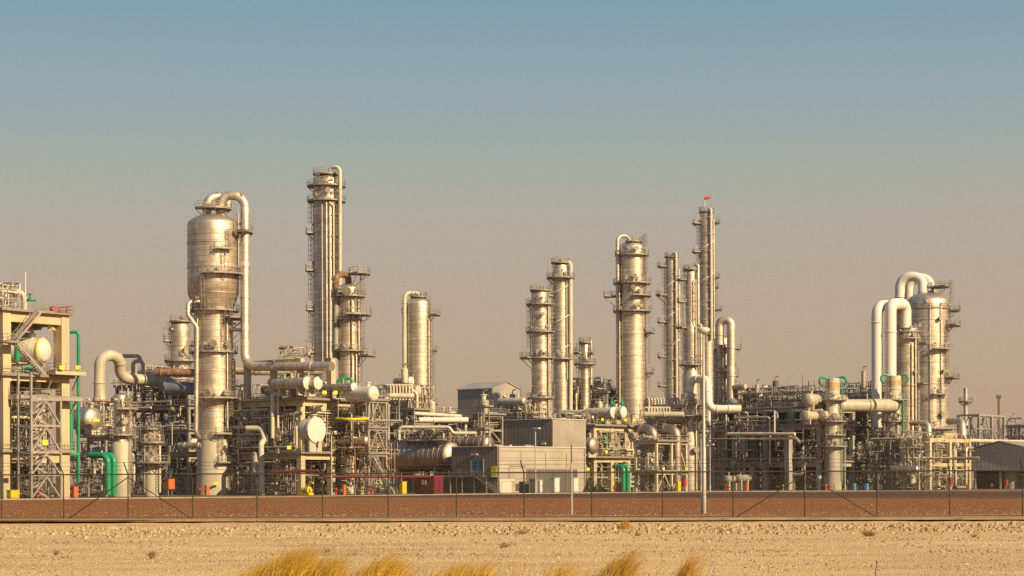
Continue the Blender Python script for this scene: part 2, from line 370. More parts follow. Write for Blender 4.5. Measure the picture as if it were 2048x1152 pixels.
def frame(label, fr, na, nb, da, db, zs, a0=0, b0=0, m='conc', cw=1.1, bd=1.1, decks=None, rails=True, brace=0, cat='structure', name='process_structure', deckm='rail', bm=None, zbase=0, over=1.0, skip=(), bds=None):
    o = fr.p(a0, b0, zbase); t = thing(name, label, cat, o); ztop = zs[-1]
    for i in range(na+1):
        for j in range(nb+1):
            if (i, j) in skip: continue
            q = fr.p(a0+i*da, b0+j*db, (zbase+ztop)/2); MB().gbox(q, cw, cw, ztop-zbase-.004*(i+j)).build('column', M[m], t)
    for z in zs:
        for i in range(na+1):
            for j in range(nb):
                h = bds.get(z, bd) if bds else bd; q = fr.p(a0+i*da, b0+(j+.5)*db, z-h/2-.012); MB().gbox(q, cw*.72, db-cw-.01, h).build('beam', M[bm or m], t)
        for j in range(nb+1):
            for i in range(na):
                q = fr.p(a0+(i+.5)*da, b0+j*db, z-bd/2-.012); MB().gbox(q, da-cw-.01, cw*.72, bd).build('beam', M[bm or m], t)
        if decks is None or z in decks:
            la, lb = na*da+2*over, nb*db+2*over
            q = fr.p(a0+na*da/2, b0+nb*db/2, z+.13)
            dk = MB().gbox(q, la, lb, .22).build('deck', M[deckm], t)
            if rails:
                rb = MB(); e = over-.1
                cs = [fr.p(a0-e, b0-e, z+.24), fr.p(a0-e, b0+nb*db+e, z+.24), fr.p(a0+na*da+e, b0+nb*db+e, z+.24), fr.p(a0+na*da+e, b0-e, z+.24)]
                rail_path(rb, cs+[cs[0]], step=1.9, t=.07); rb.build('handrail', M['rail'], dk)
    if brace:
        lv = [zbase]+list(zs)
        for i in range(na):
            for k in range(len(lv)-1):
                if R.random() < brace:
                    z0, z1 = lv[k]+.1, lv[k+1]-bd
                    p, q, mid = fr.p(a0+i*da, b0-.05, z0), fr.p(a0+(i+1)*da, b0-.05, z0), fr.p(a0+(i+.5)*da, b0-.05, z1)
                    MB().bar(p, mid, .22).bar(q, mid, .22).build('brace', M[bm or m], t)
        for j in range(nb):
            for k in range(len(lv)-1):
                if R.random() < brace:
                    z0, z1 = lv[k]+.1, lv[k+1]-bd
                    p, q, mid = fr.p(a0-.05, b0+j*db, z0), fr.p(a0-.05, b0+(j+1)*db, z0), fr.p(a0-.05, b0+(j+.5)*db, z1)
                    MB().bar(p, mid, .22).bar(q, mid, .22).build('brace', M[bm or m], t)
    return t
def stairs(par, p, q, w=1.0, m='galv', side=None, name='stair_flight'):
    d = q-p; h = V((d.x, d.y, 0)).normalized(); sd = side or h.cross(UP)
    b = MB()
    for sg in (-.5, .5): b.bar(p+sd*(w*sg), q+sd*(w*sg), .07, .32)
    n = max(3, int(abs(d.z)/.28))
    for i in range(1, n): b.box(p+d*(i/n), .28, w, .05, h, h.cross(UP)*-1)
    f = b.build(name, M[m], par) if par else b
    r = MB()
    for sg in (-.5, .5):
        e = sd*(w*sg)
        for hh in (1.05, .55): r.bar(p+e+UP*hh, q+e+UP*hh, .06)
        for i in range(0, n+1, 4): r.bar(p+e+d*(i/n), p+e+d*(i/n)+UP*1.05, .06)
    if par: r.build('handrail', M['rail'], f)
    return f
def rpath(fr, a0, a1, b0, b1, z0, z1, legs, lmin=1.5, lmax=7, first=None, zq=None):
    cur = [R.uniform(a0, a1), R.uniform(b0, b1), R.uniform(z0, z1)]; pts = [tuple(cur)]; last = -1
    lim = ((a0, a1), (b0, b1), (z0, z1))
    for i in range(legs):
        ch = [x for x in (0, 1, 2) if x != last]; ax = first if (i == 0 and first is not None) else R.choice(ch)
        L = R.uniform(lmin, lmax)*(1 if R.random() < .5 else -1); v = cur[ax]+L
        if not lim[ax][0] <= v <= lim[ax][1]: v = cur[ax]-L
        v = max(lim[ax][0], min(lim[ax][1], v))
        if abs(v-cur[ax]) < .4: continue
        cur[ax] = v; pts.append(tuple(cur)); last = ax
    return [fr.p(*p) for p in pts]
ZN = [0]
def clutter(where, fr, a0, a1, b0, b1, z0, z1, npipe=10, nfine=120, ndrum=3, nvert=2, mats=('pipe_cream', 'pipe_alu', 'galv'), rmax=.32, levels=(), ngear=30):
    """fills a box of the plan grid with the pipework the photo shows there"""
    cols = {'pipe_cream': 'cream painted', 'pipe_alu': 'silver clad', 'galv': 'grey steel', 'steel': 'dark grey', 'green': 'green', 'rust': 'rust brown', 'pipe_white': 'white', 'alu_d': 'weathered silver', 'dgreen': 'dark green grey', 'conc_g': 'grey', 'dark': 'shade coloured', 'deepgreen': 'dark green', 'bluegrey': 'blue grey'}
    for i in range(round(npipe*.62)):
        m = mats[i % len(mats)] if R.random() < .9 else 'rust'; r = R.uniform(.16, rmax); pts = rpath(fr, a0, a1, b0, b1, z0, z1, R.randint(2, 4), 2.5, 11)
        if len(pts) < 2: continue
        pipe(f'{cols[m]} pipe {where}', pts, r, m, bands=[(0, .5)] if R.random() < .5 else (), group=f'{cols[m]} pipes {where}')
    fine = MB()
    for i in range(int(nfine*.95)):
        fine.m = R.randrange(3); r = R.choice((.04, .05, .065, .09)); first = 2 if R.random() < .45 else None
        pts = rpath(fr, a0, a1, b0, b1, z0, z1, R.randint(1, 4), .8, 5, first)
        if len(pts) > 1: fine.tube(pts, r, r*2.5, 6, 2)
    for z in levels:                                    # parallel runs on a rack level
        for i in range(R.randint(4, 7)):
            b = R.uniform(b0, b1); fine.m = R.randrange(3); e = R.uniform(0, (a1-a0)*.3)
            fine.tube([fr.p(a0, b, z), fr.p(a1-e, b, z), fr.p(a1-e, b, z+R.choice((-1, 1))*R.uniform(1, 3))], R.uniform(.07, .16), None, 6, 3)
        for i in range(R.randint(3, 6)):
            a = R.uniform(a0, a1); fine.m = R.randrange(3); e = R.uniform(0, (b1-b0)*.3)
            fine.tube([fr.p(a, b0, z+.4), fr.p(a, b1-e, z+.4), fr.p(a, b1-e, z+.4+R.choice((-1, 1))*R.uniform(1, 3))], R.uniform(.07, .16), None, 6, 3)
    for i in range(ngear):                              # valves, flanges, boxes
        q = fr.p(R.uniform(a0, a1), R.uniform(b0, b1), R.uniform(z0, z1)); fine.m = R.randrange(3); s = R.uniform(.2, .5)
        if R.random() < .5: fine.gbox(q, s, s*R.uniform(.6, 1.6), s*R.uniform(.7, 2))
        else: fine.lathe(q, R.choice((AX, BX, UP)), [(-.12, s*.35), (-.12, s*.7), (0, s*.7), (0, s*.4), (.25, s*.4), (.25, s*.75), (.35, s*.75)], 8)
    if fine.v:
        tag(fine.build('small_bore_pipework', [M[x] for x in (mats+mats)[:3]], ang=60), f'thin pipes and valves {where}', 'pipework', kind='stuff')
    for i in range(ndrum):
        r = R.uniform(.45, .95); L = R.uniform(4, 7); q = fr.p(R.uniform(a0, max(a0, a1-L)), R.uniform(b0, b1), R.choice(levels)+1.6 if levels else R.uniform(z0+1.5, z1-1)); ax = AX
        hdrum(f'clad exchanger drum {where}', q, r, L, ax, R.choice(('alu', 'pipe_cream', 'alu_d')), R.choice(('vessel_white', 'pipe_cream', 'alu')), flat=R.random() < .6, group=f'exchanger drums {where}', nozz=2)
    for i in range(nvert):
        zb = R.choice((z0,)+tuple(levels))+.2; r = R.uniform(.35, .75); h = R.uniform(2.5, 5); q = fr.p(R.uniform(a0, a1), R.uniform(b0, b1), zb)
        t = thing('vertical_drum', f'small upright drum {where}', 'drum', q, f'upright drums {where}')
        MB().lathe(q, UP, [(.5, .01), (.6, r*.6), (.8, r), (h, r), (h+r*.3, r*.7), (h+r*.45, .01)], 18).build('shell', M[R.choice(mats[:2])], t)
        lg = [MB().bar(q+AX*(x*r*.8)+BX*(y*r*.8), q+AX*(x*r*.8)+BX*(y*r*.8)+UP*.9, .12).build('leg', M['galv'], t) for x, y in ((1, 1), (-1, 1), (1, -1), (-1, -1))]
        MB().tube([q+UP*(h), q+UP*(h+1.1), q+UP*(h+1.1)+AX*.9], .12, .3, 8).build('outlet_pipe', M['galv'], t)
# ------------------------------------------------------------------ columns and vessels
FULL = (-180, 180)
T1 = tower('largest aluminium clad vessel, wide upper drum over a narrower beige footed base', 428, 356,
    [(452, 51), (585, 51), (622, 39), (798, 39), (815, 33), (900, 33), (985, 35)], m='alu', skirt=880, dome=.46,
    rings=(487, 537, 588, 706, 742), name='process_column', seams=2.6,
    plats=((418, -60, 150, 3.4), (465, 60, 115, 2.6), (502, 12, 48, 1.2), (550, -12, 95, 1.5), (622, *FULL, 1.2), (637, 40, 120, 2.2), (660, 60, 110, 3), (705, *FULL, .9), (797, -30, 130, 1.6), (868, 15, 95, 1.5), (925, 20, 75, 1.2)),
    lads=((418, 465, 62, 0), (465, 502, 40, 1), (502, 550, 30, 1), (550, 622, -14, 1), (622, 705, 36, 1), (705, 797, 62, 1), (797, 868, 55, 1), (868, 925, 30, 1), (925, 985, 62, 1)),
    risers=((430, 560, 75, .16, 'galv'), (640, 790, -40, .13, 'pipe_alu'), (640, 860, 48, .16, 'pipe_alu'), (720, 985, 84, .2, 'pipe_alu'), (800, 985, 76, .14, 'galv')),
    nozz=((467, 62, .5, .6), (541, 20, .35, .6), (612, -8, .5, .8), (690, 8, .5, .8), (690, 45, .4, .6), (787, -8, .5, .9), (787, 40, .45, .9), (836, 60, .3, .8), (600, -35, .45, .9)))
tower('small domed silver column behind the left side of the largest vessel', 362, 400, [(655, 20), (760, 20)], m='alu', dome=.7,
    plats=((643, *FULL, 2.2), (682, -130, -60, 1.4), (722, *FULL, 1.3)), lads=((643, 682, -60, 1), (682, 722, -75, 1), (722, 800, -70, 1)), rings=(692,), nozz=((660, -40, .3, .6), (700, 30, .3, .6)))
tower('tallest silver column, slim and flat sided with a railed crown and side pipe', 655, 430, [(360, 27), (985, 27)], m='alu_b', dome=.35,
    plats=((349, *FULL, 2.9), (373, *FULL, 1.3), (403, *FULL, 1.3), (466, -115, -65, 1.6), (541, -115, -65, 1.7), (620, -115, -65, 1.6), (705, -120, -60, 1.8)),
    lads=((349, 403, -30, 1), (403, 466, -88, 1), (466, 541, -90, 1), (541, 620, -90, 1), (620, 705, -90, 1)),
    risers=((405, 740, 5, .22, 'pipe_alu'), (405, 740, 18, .26, 'pipe_alu'), (405, 740, 33, .2, 'pipe_cream'), (405, 740, -12, .14, 'pipe_tan'), (405, 740, 60, .3, 'pipe_alu')), nozz=((385, 10, .45, .9), (392, -40, .3, .7), (412, 25, .3, .8)))
tower('stout silver column with a rusty arched overhead pipe, front of the tallest', 698, 372, [(578, 22), (780, 22)], m='alu_b', dome=.5,
    plats=((548, 30, 120, 4.2), (593, *FULL, 1.2), (630, 0, 110, 2.3), (640, *FULL, .5), (702, *FULL, 1.1), (712, 50, 115, 3)), lads=((545, 630, 85, 1), (593, 640, 50, 1), (640, 712, 85, 1), (712, 790, 60, 1)),
    risers=((600, 780, 60, .16, 'pipe_alu'), (600, 780, 20, .12, 'rust'), (710, 780, 42, .2, 'pipe_alu')), nozz=((586, 0, .6, 1.2), (586, -40, .4, .9), (695, -20, .4, 1), (695, 25, .4, 1)))
tower('plain broad silver column standing alone above the pipe rack', 839, 440, [(607, 24), (985, 24)], m='alu_b', dome=.5, skirt=812,
    plats=((594, *FULL, 1.9), (630, 55, 125, 2.2), (625, -110, -70, 1.2), (701, 70, 115, 1.5), (808, 60, 120, 1.6)), lads=((594, 630, 60, 0), (630, 812, 58, 1), (701, 808, 95, 1)), rings=(), seams=3.6, risers=((640, 810, 50, .18, 'pipe_alu'), (640, 810, 66, .14, 'galv')))
tower('shorter banded silver column beside the strake wrapped pair, over the grey block', 1082, 428, [(588, 18), (985, 18)], m='alu_b', dome=.5, skirt=836,
    plats=((581, *FULL, 2.3), (609, *FULL, 1.2), (664, *FULL, 1.2), (716, *FULL, 1.1), (716, -110, -40, 2.6), (796, *FULL, 1.1), (796, -110, -70, 2.6)), lads=((583, 609, 40, 0), (609, 664, 62, 1), (664, 716, 75, 1), (716, 796, 68, 1), (796, 836, 60, 1), (609, 716, -80, 1)),
    risers=((600, 835, 50, .18, 'pipe_cream'), (600, 835, 66, .14, 'pipe_alu')), nozz=((600, -20, .35, .8), (630, 10, .3, .8), (756, -12, .35, .8)), rings=(740,))
tower('slim silver column with spiral bands and a hooked riser on its right', 1123, 455, [(533, 15.5), (985, 15.5)], m='alu', dome=.5,
    plats=((526, *FULL, 2.2), (556, *FULL, 1.5), (592, -110, -60, 1.6), (636, -110, -60, 1.6), (678, -110, -60, 1.5), (718, *FULL, 1.2)), lads=((533, 556, -30, 0), (556, 636, -85, 1), (636, 718, -85, 1), (718, 770, 70, 1)), strake=(560, 700, 60), risers=((560, 760, 68, .2, 'pipe_alu'), (560, 760, 40, .14, 'pipe_cream')), rings=(582, 622, 662, 704))
tower('smallest stub column with a tiny railed top between two tall columns', 1171, 440, [(690, 8.5), (900, 8.5)], m='alu', dome=.3,
    plats=((685, *FULL, 1.4), (706, -120, -40, 1.6), (707, 40, 110, 1.2), (728, *FULL, 1.5)), lads=((685, 728, -80, 1), (728, 775, -88, 1)), risers=((682, 770, 82, .28, 'pipe_alu'),), nozz=((715, 0, .2, .6),))
tower('tall stout silver column right of centre with four stacked ring platforms', 1266, 452, [(496, 26), (620, 26), (626, 27), (985, 27)], m='alu_b', dome=.5, skirt=838,
    plats=((484, -40, 150, 2.6), (511, *FULL, 1.0), (567, *FULL, 1.4), (592, 0, 170, 1.5), (623, *FULL, 1.4), (592, -110, -80, 3.6), (666, 55, 110, 2.0), (746, 65, 115, 1.9), (802, 60, 115, 2.0)),
    lads=((470, 511, 55, 1), (511, 567, 58, 1), (567, 592, 66, 0), (592, 623, 50, 1), (623, 666, 72, 1), (666, 746, 78, 1), (746, 802, 76, 1), (802, 838, 60, 0)), rings=(632, 670, 711, 756, 800),
    risers=((570, 830, -62, .2, 'pipe_cream'), (570, 830, -80, .14, 'rust'), (640, 830, -70, .16, 'pipe_alu'), (500, 830, 70, .12, 'galv')), nozz=((500, 12, .45, .9), (555, 5, .4, .9), (577, 0, .4, .9), (584, 25, .4, .9), (613, 15, .5, 1)))
tower('slim leaning-lit column with spiral bands, leftmost of the three right of centre', 1345, 520, [(522, 12.5), (985, 12.5)], m='alu', dome=.3,
    plats=((514, *FULL, 1.9), (533, -125, -55, 2.2), (590, -125, -50, 2.6), (644, -110, -60, 2.2), (714, -110, -60, 2.2), (772, -110, -60, 2.2)), lads=((505, 533, -40, 0), (533, 590, -86, 1), (590, 644, -86, 1), (644, 714, -86, 1), (714, 800, -86, 1)),
    strake=(530, 690, 62), risers=((508, 800, 28, .36, 'pipe_cream'), (540, 800, 70, .25, 'pipe_alu')), rings=(556, 596, 640, 690, 740))
tower('narrow column flaring to a wider base, middle of the three right of centre', 1383, 500, [(545, 10.5), (648, 10.5), (656, 14), (735, 14), (752, 17), (985, 17)], m='alu', dome=.4,
    plats=((539, -130, 60, 1.9), (560, -120, -50, 2.4), (604, -120, -60, 2.2), (655, -120, -40, 2.2), (730, *FULL, 1.3)), lads=((535, 604, -80, 1), (604, 655, -80, 1), (655, 730, -85, 1)), risers=((530, 650, 62, .42, 'pipe_alu'), (650, 760, 70, .36, 'pipe_alu'), (560, 740, 30, .16, 'pipe_cream')), rings=(575, 610, 690))
T11 = tower('second tallest column, spiral banded with a red windsock pole on top', 1415, 540, [(428, 13), (985, 15)], m='alu', dome=.3,
    plats=((424, *FULL, 2.1), (446, 60, 130, 2.0), (447, -130, -60, 2.2), (504, -125, -60, 2.2), (555, 60, 120, 1.8), (575, 60, 120, 1.6), (620, 60, 120, 2.4)), lads=((415, 447, -50, 1), (447, 504, -88, 1), (504, 600, -88, 1), (555, 640, 88, 1)),
    strake=(440, 620, 64), risers=((420, 680, 24, .4, 'pipe_cream'), (440, 680, 55, .2, 'pipe_alu')), rings=(464, 496, 528, 560, 596, 640))
tower('medium silver column under the polished arch pipe, right of the light mast', 1447, 470, [(680, 18.5), (985, 18.5)], m='alu', dome=.4,
    plats=((676, -60, 130, 2.0), (698, -10, 100, 2.2), (745, -30, 60, 1.6), (752, 0, 100, 1.6)), lads=((676, 698, 40, 0), (698, 752, 32, 1), (752, 815, 30, 1)), risers=((690, 820, -20, .2, 'pipe_cream'), (690, 820, 10, .18, 'pipe_alu'), (700, 820, -60, .25, 'pipe_alu')), nozz=((733, 55, .5, .9), (735, 10, .3, .8)), rings=(720, 780))
tower('squat weathered vessel below the white swan neck pipe', 1378, 432, [(790, 16), (868, 16), (880, 18), (985, 18)], m='alu_d', dome=.3,
    plats=((832, -30, 130, 2.4), (832, *FULL, 1), (812, 50, 110, 2)), lads=((790, 832, 10, 1), (832, 900, 60, 1)), risers=((800, 900, -40, .16, 'galv'), (800, 980, 40, .18, 'pipe_alu')), nozz=((900, 30, .5, .8),), name='process_vessel', cat='vessel')
tower('huge dome topped vessel at right with side platforms, under paired white arches', 1856, 492, [(607, 43), (858, 43)], m='alu', dome=.5, bottom=862, rings=(641, 674, 692, 726, 768), name='process_column', seams=2.8,
    plats=((574, 40, 150, 5.4), (618, *FULL, .35), (622, 60, 115, 2.8), (652, 45, 120, 2.8), (700, 2, 48, 2), (757, 40, 118, 2.6), (790, 0, 40, 1.6), (858, *FULL, 1.6)),
    lads=((560, 622, 70, 1), (622, 652, 64, 1), (652, 700, 42, 1), (700, 757, 40, 1), (757, 858, 20, 1)), risers=((610, 850, -5, .1, 'pipe_alu'), (610, 850, 24, .12, 'pipe_cream')), nozz=((640, 20, .4, .9), (744, 30, .4, .9), (830, 25, .5, .9)))
tower('mid sized vessel in front of the huge one at right, fed by a white arch', 1814, 470, [(660, 24), (985, 24)], m='alu', dome=.4, rings=(692, 727, 770, 810, 850), skirt=915,
    plats=((664, *FULL, .5), (687, 50, 120, 2.3), (678, -20, 30, 1.4), (768, 40, 110, 2.2), (900, *FULL, 1.2)), lads=((664, 687, 60, 0), (687, 768, 40, 1), (768, 900, 45, 1)), risers=((670, 900, 30, .2, 'pipe_alu'), (670, 900, 52, .15, 'pipe_cream'), (690, 900, 12, .14, 'galv')), nozz=((672, 20, .4, .8), (745, 25, .3, .8)))
for lb, px, D, y0 in (('pale stack with green hooked hoses on top, left one of two', 1666, 449, 757), ('pale stack with green hooked hoses on top, right one below the white arches', 1789, 458, 752)):
    t = tower(lb, px, D, [(y0, 13.5), (828, 14.5), (832, 15.5), (985, 17)], m='pipe_cream', dome=.05, skirt=905, mskirt='conc_g', name='flare_stack', cat='stack', seams=0,
        plats=((800, -60, 120, 1.5), (843, *FULL, 1.3), (870, -60, 120, 1.2), (893, *FULL, 1.5)), lads=((757, 800, -60, 1), (800, 843, 50, 1), (843, 893, 40, 1), (893, 970, 75, 1)), rings=(778, 843, 856), risers=((780, 960, 72, .14, 'green'), (800, 960, 55, .12, 'galv')), nozz=((832, 5, .45, .4), (825, -60, .3, .8)))
    c = G(px, D); k = D/F
    MB().lathe(c+UP*Z(px, y0+14, D), UP, [(-.5, 13.6*k), (-.5, 14.3*k), (.6, 14.3*k), (.6, 13.6*k)], 32).build('orange_band', M['ochre'], t)
    for sg in (-1, 1):
        a = pol(c, 13*k, 90*sg, Z(px, y0+4, D)); o = V((sg, -.25, 0)).normalized()
        MB().tube([a+UP*.4-o*.6, a+o*.7+UP*.8, a+o*1.6+UP*.4, a+o*1.6-UP*.7, a+o*.8-UP*1.2], .27, .7, 10).build('hose_loop', M['green'], t)
tower('slender beige skirted column beside the twin green pipes on the left', 242, 322, [(792, 14.5), (875, 14.5), (885, 19), (985, 18.5)], m='alu_b', skirt=884, dome=.3, plats=((818, 0, 120, 1.6), (870, *FULL, 1.2)), lads=((790, 870, 62, 1), (870, 985, 70, 0)), nozz=((842, 30, .45, .7), (800, -30, .3, .7)), risers=((800, 870, 20, .14, 'pipe_alu'),))
tower('short dark railed column on the ground behind the fence brace at left', 303, 326, [(862, 12), (925, 12), (930, 14), (985, 14)], m='alu_d', skirt=938, dome=.4, plats=((858, -90, 120, 1.5), (885, *FULL, 1.2), (925, *FULL, 2.1)), lads=((858, 925, 40, 1), (925, 985, 55, 0)), risers=((870, 985, -40, .14, 'galv'), (870, 985, 75, .2, 'pipe_cream')))
# windsock
k = 540/F; p = P(1409, 424, 540); t = thing('windsock', 'small red windsock flying from a thin pole on the second tallest column', 'windsock', p)
MB().bar(p, P(1409, 394, 540), .22).build('pole', M['white'], t)
a = P(1409, 396, 540); MB().lathe(a, V((1, -.1, .1)), [(0, .45), (.5, .42), (1.6, .25), (1.62, .2), (.5, .36), (.02, .4)], 14).build('sock', M['windsock'], t)
# ------------------------------------------------------------------ large named pipes
def pp(*q): return [P(*x) for x in q]
D1 = 356
pipe('fat silver overhead pipe arching off the largest vessel and dropping to the centre frame', pp((441, 432, D1), (441, 391, D1), (490, 391, D1), (490, 733, D1-3), (664, 733, D1-15)), .80, 'pipe_alu', 2.75, name='overhead_pipe', bands=((1, .9), (2, .2), (2, .42), (2, .6), (3, .35), (3, .78)))
pipe('second fat silver arch on top of the largest vessel, behind the first', pp((414, 432, D1+2.5), (414, 394, D1+2.5), (455, 394, D1+4.5), (455, 420, D1+4.5)), .80, 'pipe_alu', 2.4, name='overhead_pipe', bands=((0, .6), (1, .5)))
pipe('fat horizontal silver pipe running right from the largest vessel at mid height', pp((470, 740, D1+3), (522, 742, D1+3), (640, 742, D1+16)), .8, 'pipe_alu', 2, name='overhead_pipe', bands=((0, .8),))
pipe('cranked silver downpipe along the left side of the largest vessel', pp((402, 603, D1-3), (376, 603, D1-4), (376, 630, D1-4.5), (394, 655, D1-5), (392, 868, D1-5), (398, 874, D1-3)), .38, 'pipe_alu', .9, bands=((1, .5), (3, .1), (3, .5)))
pipe('rusty pipe stub entering the largest vessel from the left', pp((312, 745, D1-2), (392, 746, D1-4)), .72, 'rust', name='transfer_pipe', bands=((0, .15),))
pipe('blue grey duct just below the rusty pipe stub', pp((330, 777, D1+3), (396, 777, D1)), 1.15, 'bluegrey', name='transfer_duct', cat='duct', bands=((0, .05),))
pipe('cream swan neck pipe at left, arching then levelling to the right', pp((199, 790, 358), (200, 711, 358), (240, 711, 360), (240, 757, 362), (340, 762, 366), (352, 785, 366)), 1.0, 'pipe_tan', 2.3, name='transfer_pipe', bands=((0, .3), (2, .3), (3, .25), (3, .55), (3, .9)))
o = P(200, 790, 358)
t = thing('cone_reducer', 'grey cone at the foot of the cream swan neck pipe', 'reducer', o-UP*4.2); MB().lathe(o-UP*4.2, UP, [(0, 1.6), (2.2, 1.7), (3.9, 1.12), (4.2, 1.12)], 28).build('cone', M['pipe_tan'], t); MB().lathe(o-UP*4.2, UP, [(-9, .5), (-.05, .5)], 14).build('support_leg', M['galv'], t)
pipe('thin hooked silver pipe left of the largest vessel, upper one of two', pp((246, 712, 368), (279, 712, 368), (281, 725, 368)), .36, 'pipe_tan', .9)
pipe('thin hooked silver pipe left of the largest vessel, lower one of two', pp((266, 748, 366), (266, 722, 366), (286, 722, 366), (286, 760, 366)), .36, 'pipe_tan', .8)
pipe('bare silver pipe stub at the foot of the largest vessel', pp((358, 891, D1+2), (405, 891, D1-2)), .55, 'pipe_alu', bands=((0, .3), (0, .9)))
pipe('lower shaded silver pipe stub left of the largest vessel', pp((340, 909, D1+6), (398, 909, D1+3)), .5, 'rust')
pipe('white riser along the right of the tallest column, hooking over its crown', pp((660, 348, 428), (660, 334, 428), (680, 334, 427), (680, 770, 427)), .40, 'pipe_cream', 1.2, bands=((2, .1), (2, .35), (2, .62)))
pipe('rust stained arch pipe over the stout column before the tallest', pp((697, 572, 372), (697, 549, 372), (672, 549, 371), (672, 590, 371)), .60, 'rust', 1.15, name='arch_pipe')
pipe('grey vertical pipe below the rust stained arch', pp((672, 590, 371), (671, 790, 371)), .56, 'steel', name='riser_pipe', bands=((0, .02), (0, .5)))
pipe('slim cream pipe hooking over the lone broad column on its left', pp((838, 596, 440), (838, 586, 440), (809, 586, 439), (809, 790, 439)), .46, 'pipe_cream', 1.3, bands=((2, .1), (2, .7)))
pipe('hooked cream riser right of the spiral banded slim column', pp((1122, 536, 455), (1122, 523, 455), (1141, 523, 454), (1141, 850, 454)), .50, 'pipe_cream', 1.05, bands=((2, .14), (2, .5)))
pipe('dark edged riser left of the tall stout column, hooking over its dome', pp((1260, 482, 452), (1254, 472, 452), (1235, 472, 451), (1236, 792, 451), (1222, 796, 453)), .42, 'pipe_alu', 1.3, bands=((2, .15), (2, .4), (2, .8)))
pipe('polished silver arch pipe right of the light mast', pp((1439, 690, 466), (1439, 640, 466), (1462, 640, 465), (1462, 800, 465), (1470, 812, 463)), 1.0, 'pipe_alu', 1.3, name='arch_pipe', bands=((0, .4), (2, .35), (2, .7)))
pipe('white swan neck pipe in front of the light mast, levelling to the right', pp((1381, 792, 432), (1381, 758, 432), (1415, 758, 428), (1417, 818, 426), (1482, 818, 426)), .84, 'pipe_white', 1.75, name='swan_neck_pipe', bands=((1, .45), (2, .45), (3, .25), (3, .62)))
DW = 466
pipe('tall white arch pipe, left of the lower pair', pp((1754, 855, DW-2), (1754, 611, DW-2), (1794, 611, DW+4), (1794, 660, DW+4)), 1.26, 'pipe_white', 2.6, name='arch_pipe', bands=((0, .86),))
pipe('tall white arch pipe, front one of the lower pair', pp((1781, 840, DW-3), (1781, 608, DW-3), (1811, 608, DW+2), (1811, 656, DW+2)), 1.34, 'pipe_white', 1.75, name='arch_pipe', bands=((0, .76),))
pipe('highest white arch pipe crossing onto the huge dome topped vessel', pp((1800, 668, 496), (1800, 553, 496), (1846, 553, 494), (1846, 592, 492)), 1.22, 'pipe_white', 2.9, name='arch_pipe', bands=((0, .64), (2, .9)))
pipe('white arch pipe half hidden behind the highest one', pp((1818, 668, 501), (1818, 556, 501), (1860, 556, 499), (1860, 594, 497)), 1.2, 'pipe_white', 2.6, name='arch_pipe', bands=((0, .6), (2, .85)))
pipe('thick pinkish beige duct joining the two pale stacks', pp((1668, 840, 449), (1668, 811, 449), (1742, 811, 452)), 1.42, 'pipe_tan', 1.9, name='transfer_duct', cat='duct', bands=((1, .93),))
pipe('pale duct section ending at the right pale stack', pp((1744, 811, 452.2), (1790, 811, 457)), 1.5, 'pipe_tan', name='transfer_duct', cat='duct')
pipe('bright silver elbow pipe bending down right of the huge vessel', pp((1898, 843, 480), (1924, 843, 470), (1926, 880, 468)), .8, 'pipe_alu', 1.9)
pipe('upright silver elbow between the right vessels and the yellow frame', pp((1822, 846, 462), (1857, 846, 458), (1858, 880, 457)), .66, 'pipe_alu', 1.7)
for i, (px, lb) in enumerate(((1307, 'left one of two brown tinted ducts bending over above a railed deck'), (1353, 'right one of two brown tinted ducts bending over above a railed deck'))):
    a = G(px, 408); up = Z(px, 858, 408)
    pipe(lb, [a+UP*.3, a+UP*up, a-AX*3.4+BX*.2+UP*(up)], 1.05, 'alu_br', 1.7, name='elbow_duct', cat='duct', bands=((0, .55), (0, .88), (1, .8)))
pipe('long cream header pipe at the fin fan rack right of centre, upper run', pp((1290, 829, 430), (1368, 829, 428)), .62, 'pipe_cream', bands=((0, .5),))
pipe('long cream header pipe crossing the rack behind the striped tank', pp((828, 827, 396), (944, 834, 400)), .38, 'pipe_cream')
pipe('thick cream header pipe below it behind the striped tank', pp((838, 840, 394), (936, 840, 396)), .55, 'pipe_white', bands=((0, .3), (0, .84)))
pipe('cream goose neck pipe above the rack left of the lone column', pp((771, 816, 385), (771, 791, 385), (828, 792, 386)), .5, 'pipe_cream', 1.3)
pipe('crooked cream vent pipe in front of the lone column', pp((822, 767, 400), (819, 775, 400), (834, 788, 400), (834, 816, 400)), .34, 'pipe_cream', .8)
pipe('cream pipe dropping in steps above the striped tank', pp((798, 880, 377), (798, 854, 377), (898, 854, 377), (906, 866, 377), (952, 866, 378)), .3, 'pipe_cream', .7)
pipe('cream header bending onto the white drum in the centre frame', pp((588, 816, 352), (648, 816, 345)), .58, 'pipe_cream', bands=((0, .75),))
pipe('dark duct behind the columns of the centre frame', pp((520, 818, 366), (592, 818, 356)), .62, 'pipe_cream', bands=((0, .4),))
pipe('silver pipe with a big elbow and round flange left of the centre frame', pp((494, 857, 350), (523, 857, 349), (530, 880, 348), (522, 886, 347), (524, 990, 347)), .5, 'pipe_cream', 1.2)
pipe('cream downcomer looping through the left of the centre frame', pp((566, 786, 347), (545, 786, 347), (545, 876, 347)), .34, 'pipe_cream', .8, bands=((1, .5),))
pipe('thin cream drop pipe beside the looping downcomer', pp((556, 788, 347), (556, 856, 347)), .2, 'pipe_cream')
pipe('maroon fire water main along the ground in front of the centre frame', pp((540, 943, 338), (641, 942, 338), (641, 953, 338), (860, 953, 352)), .24, 'maroon', .5, bands=((2, .3), (2, .6)))
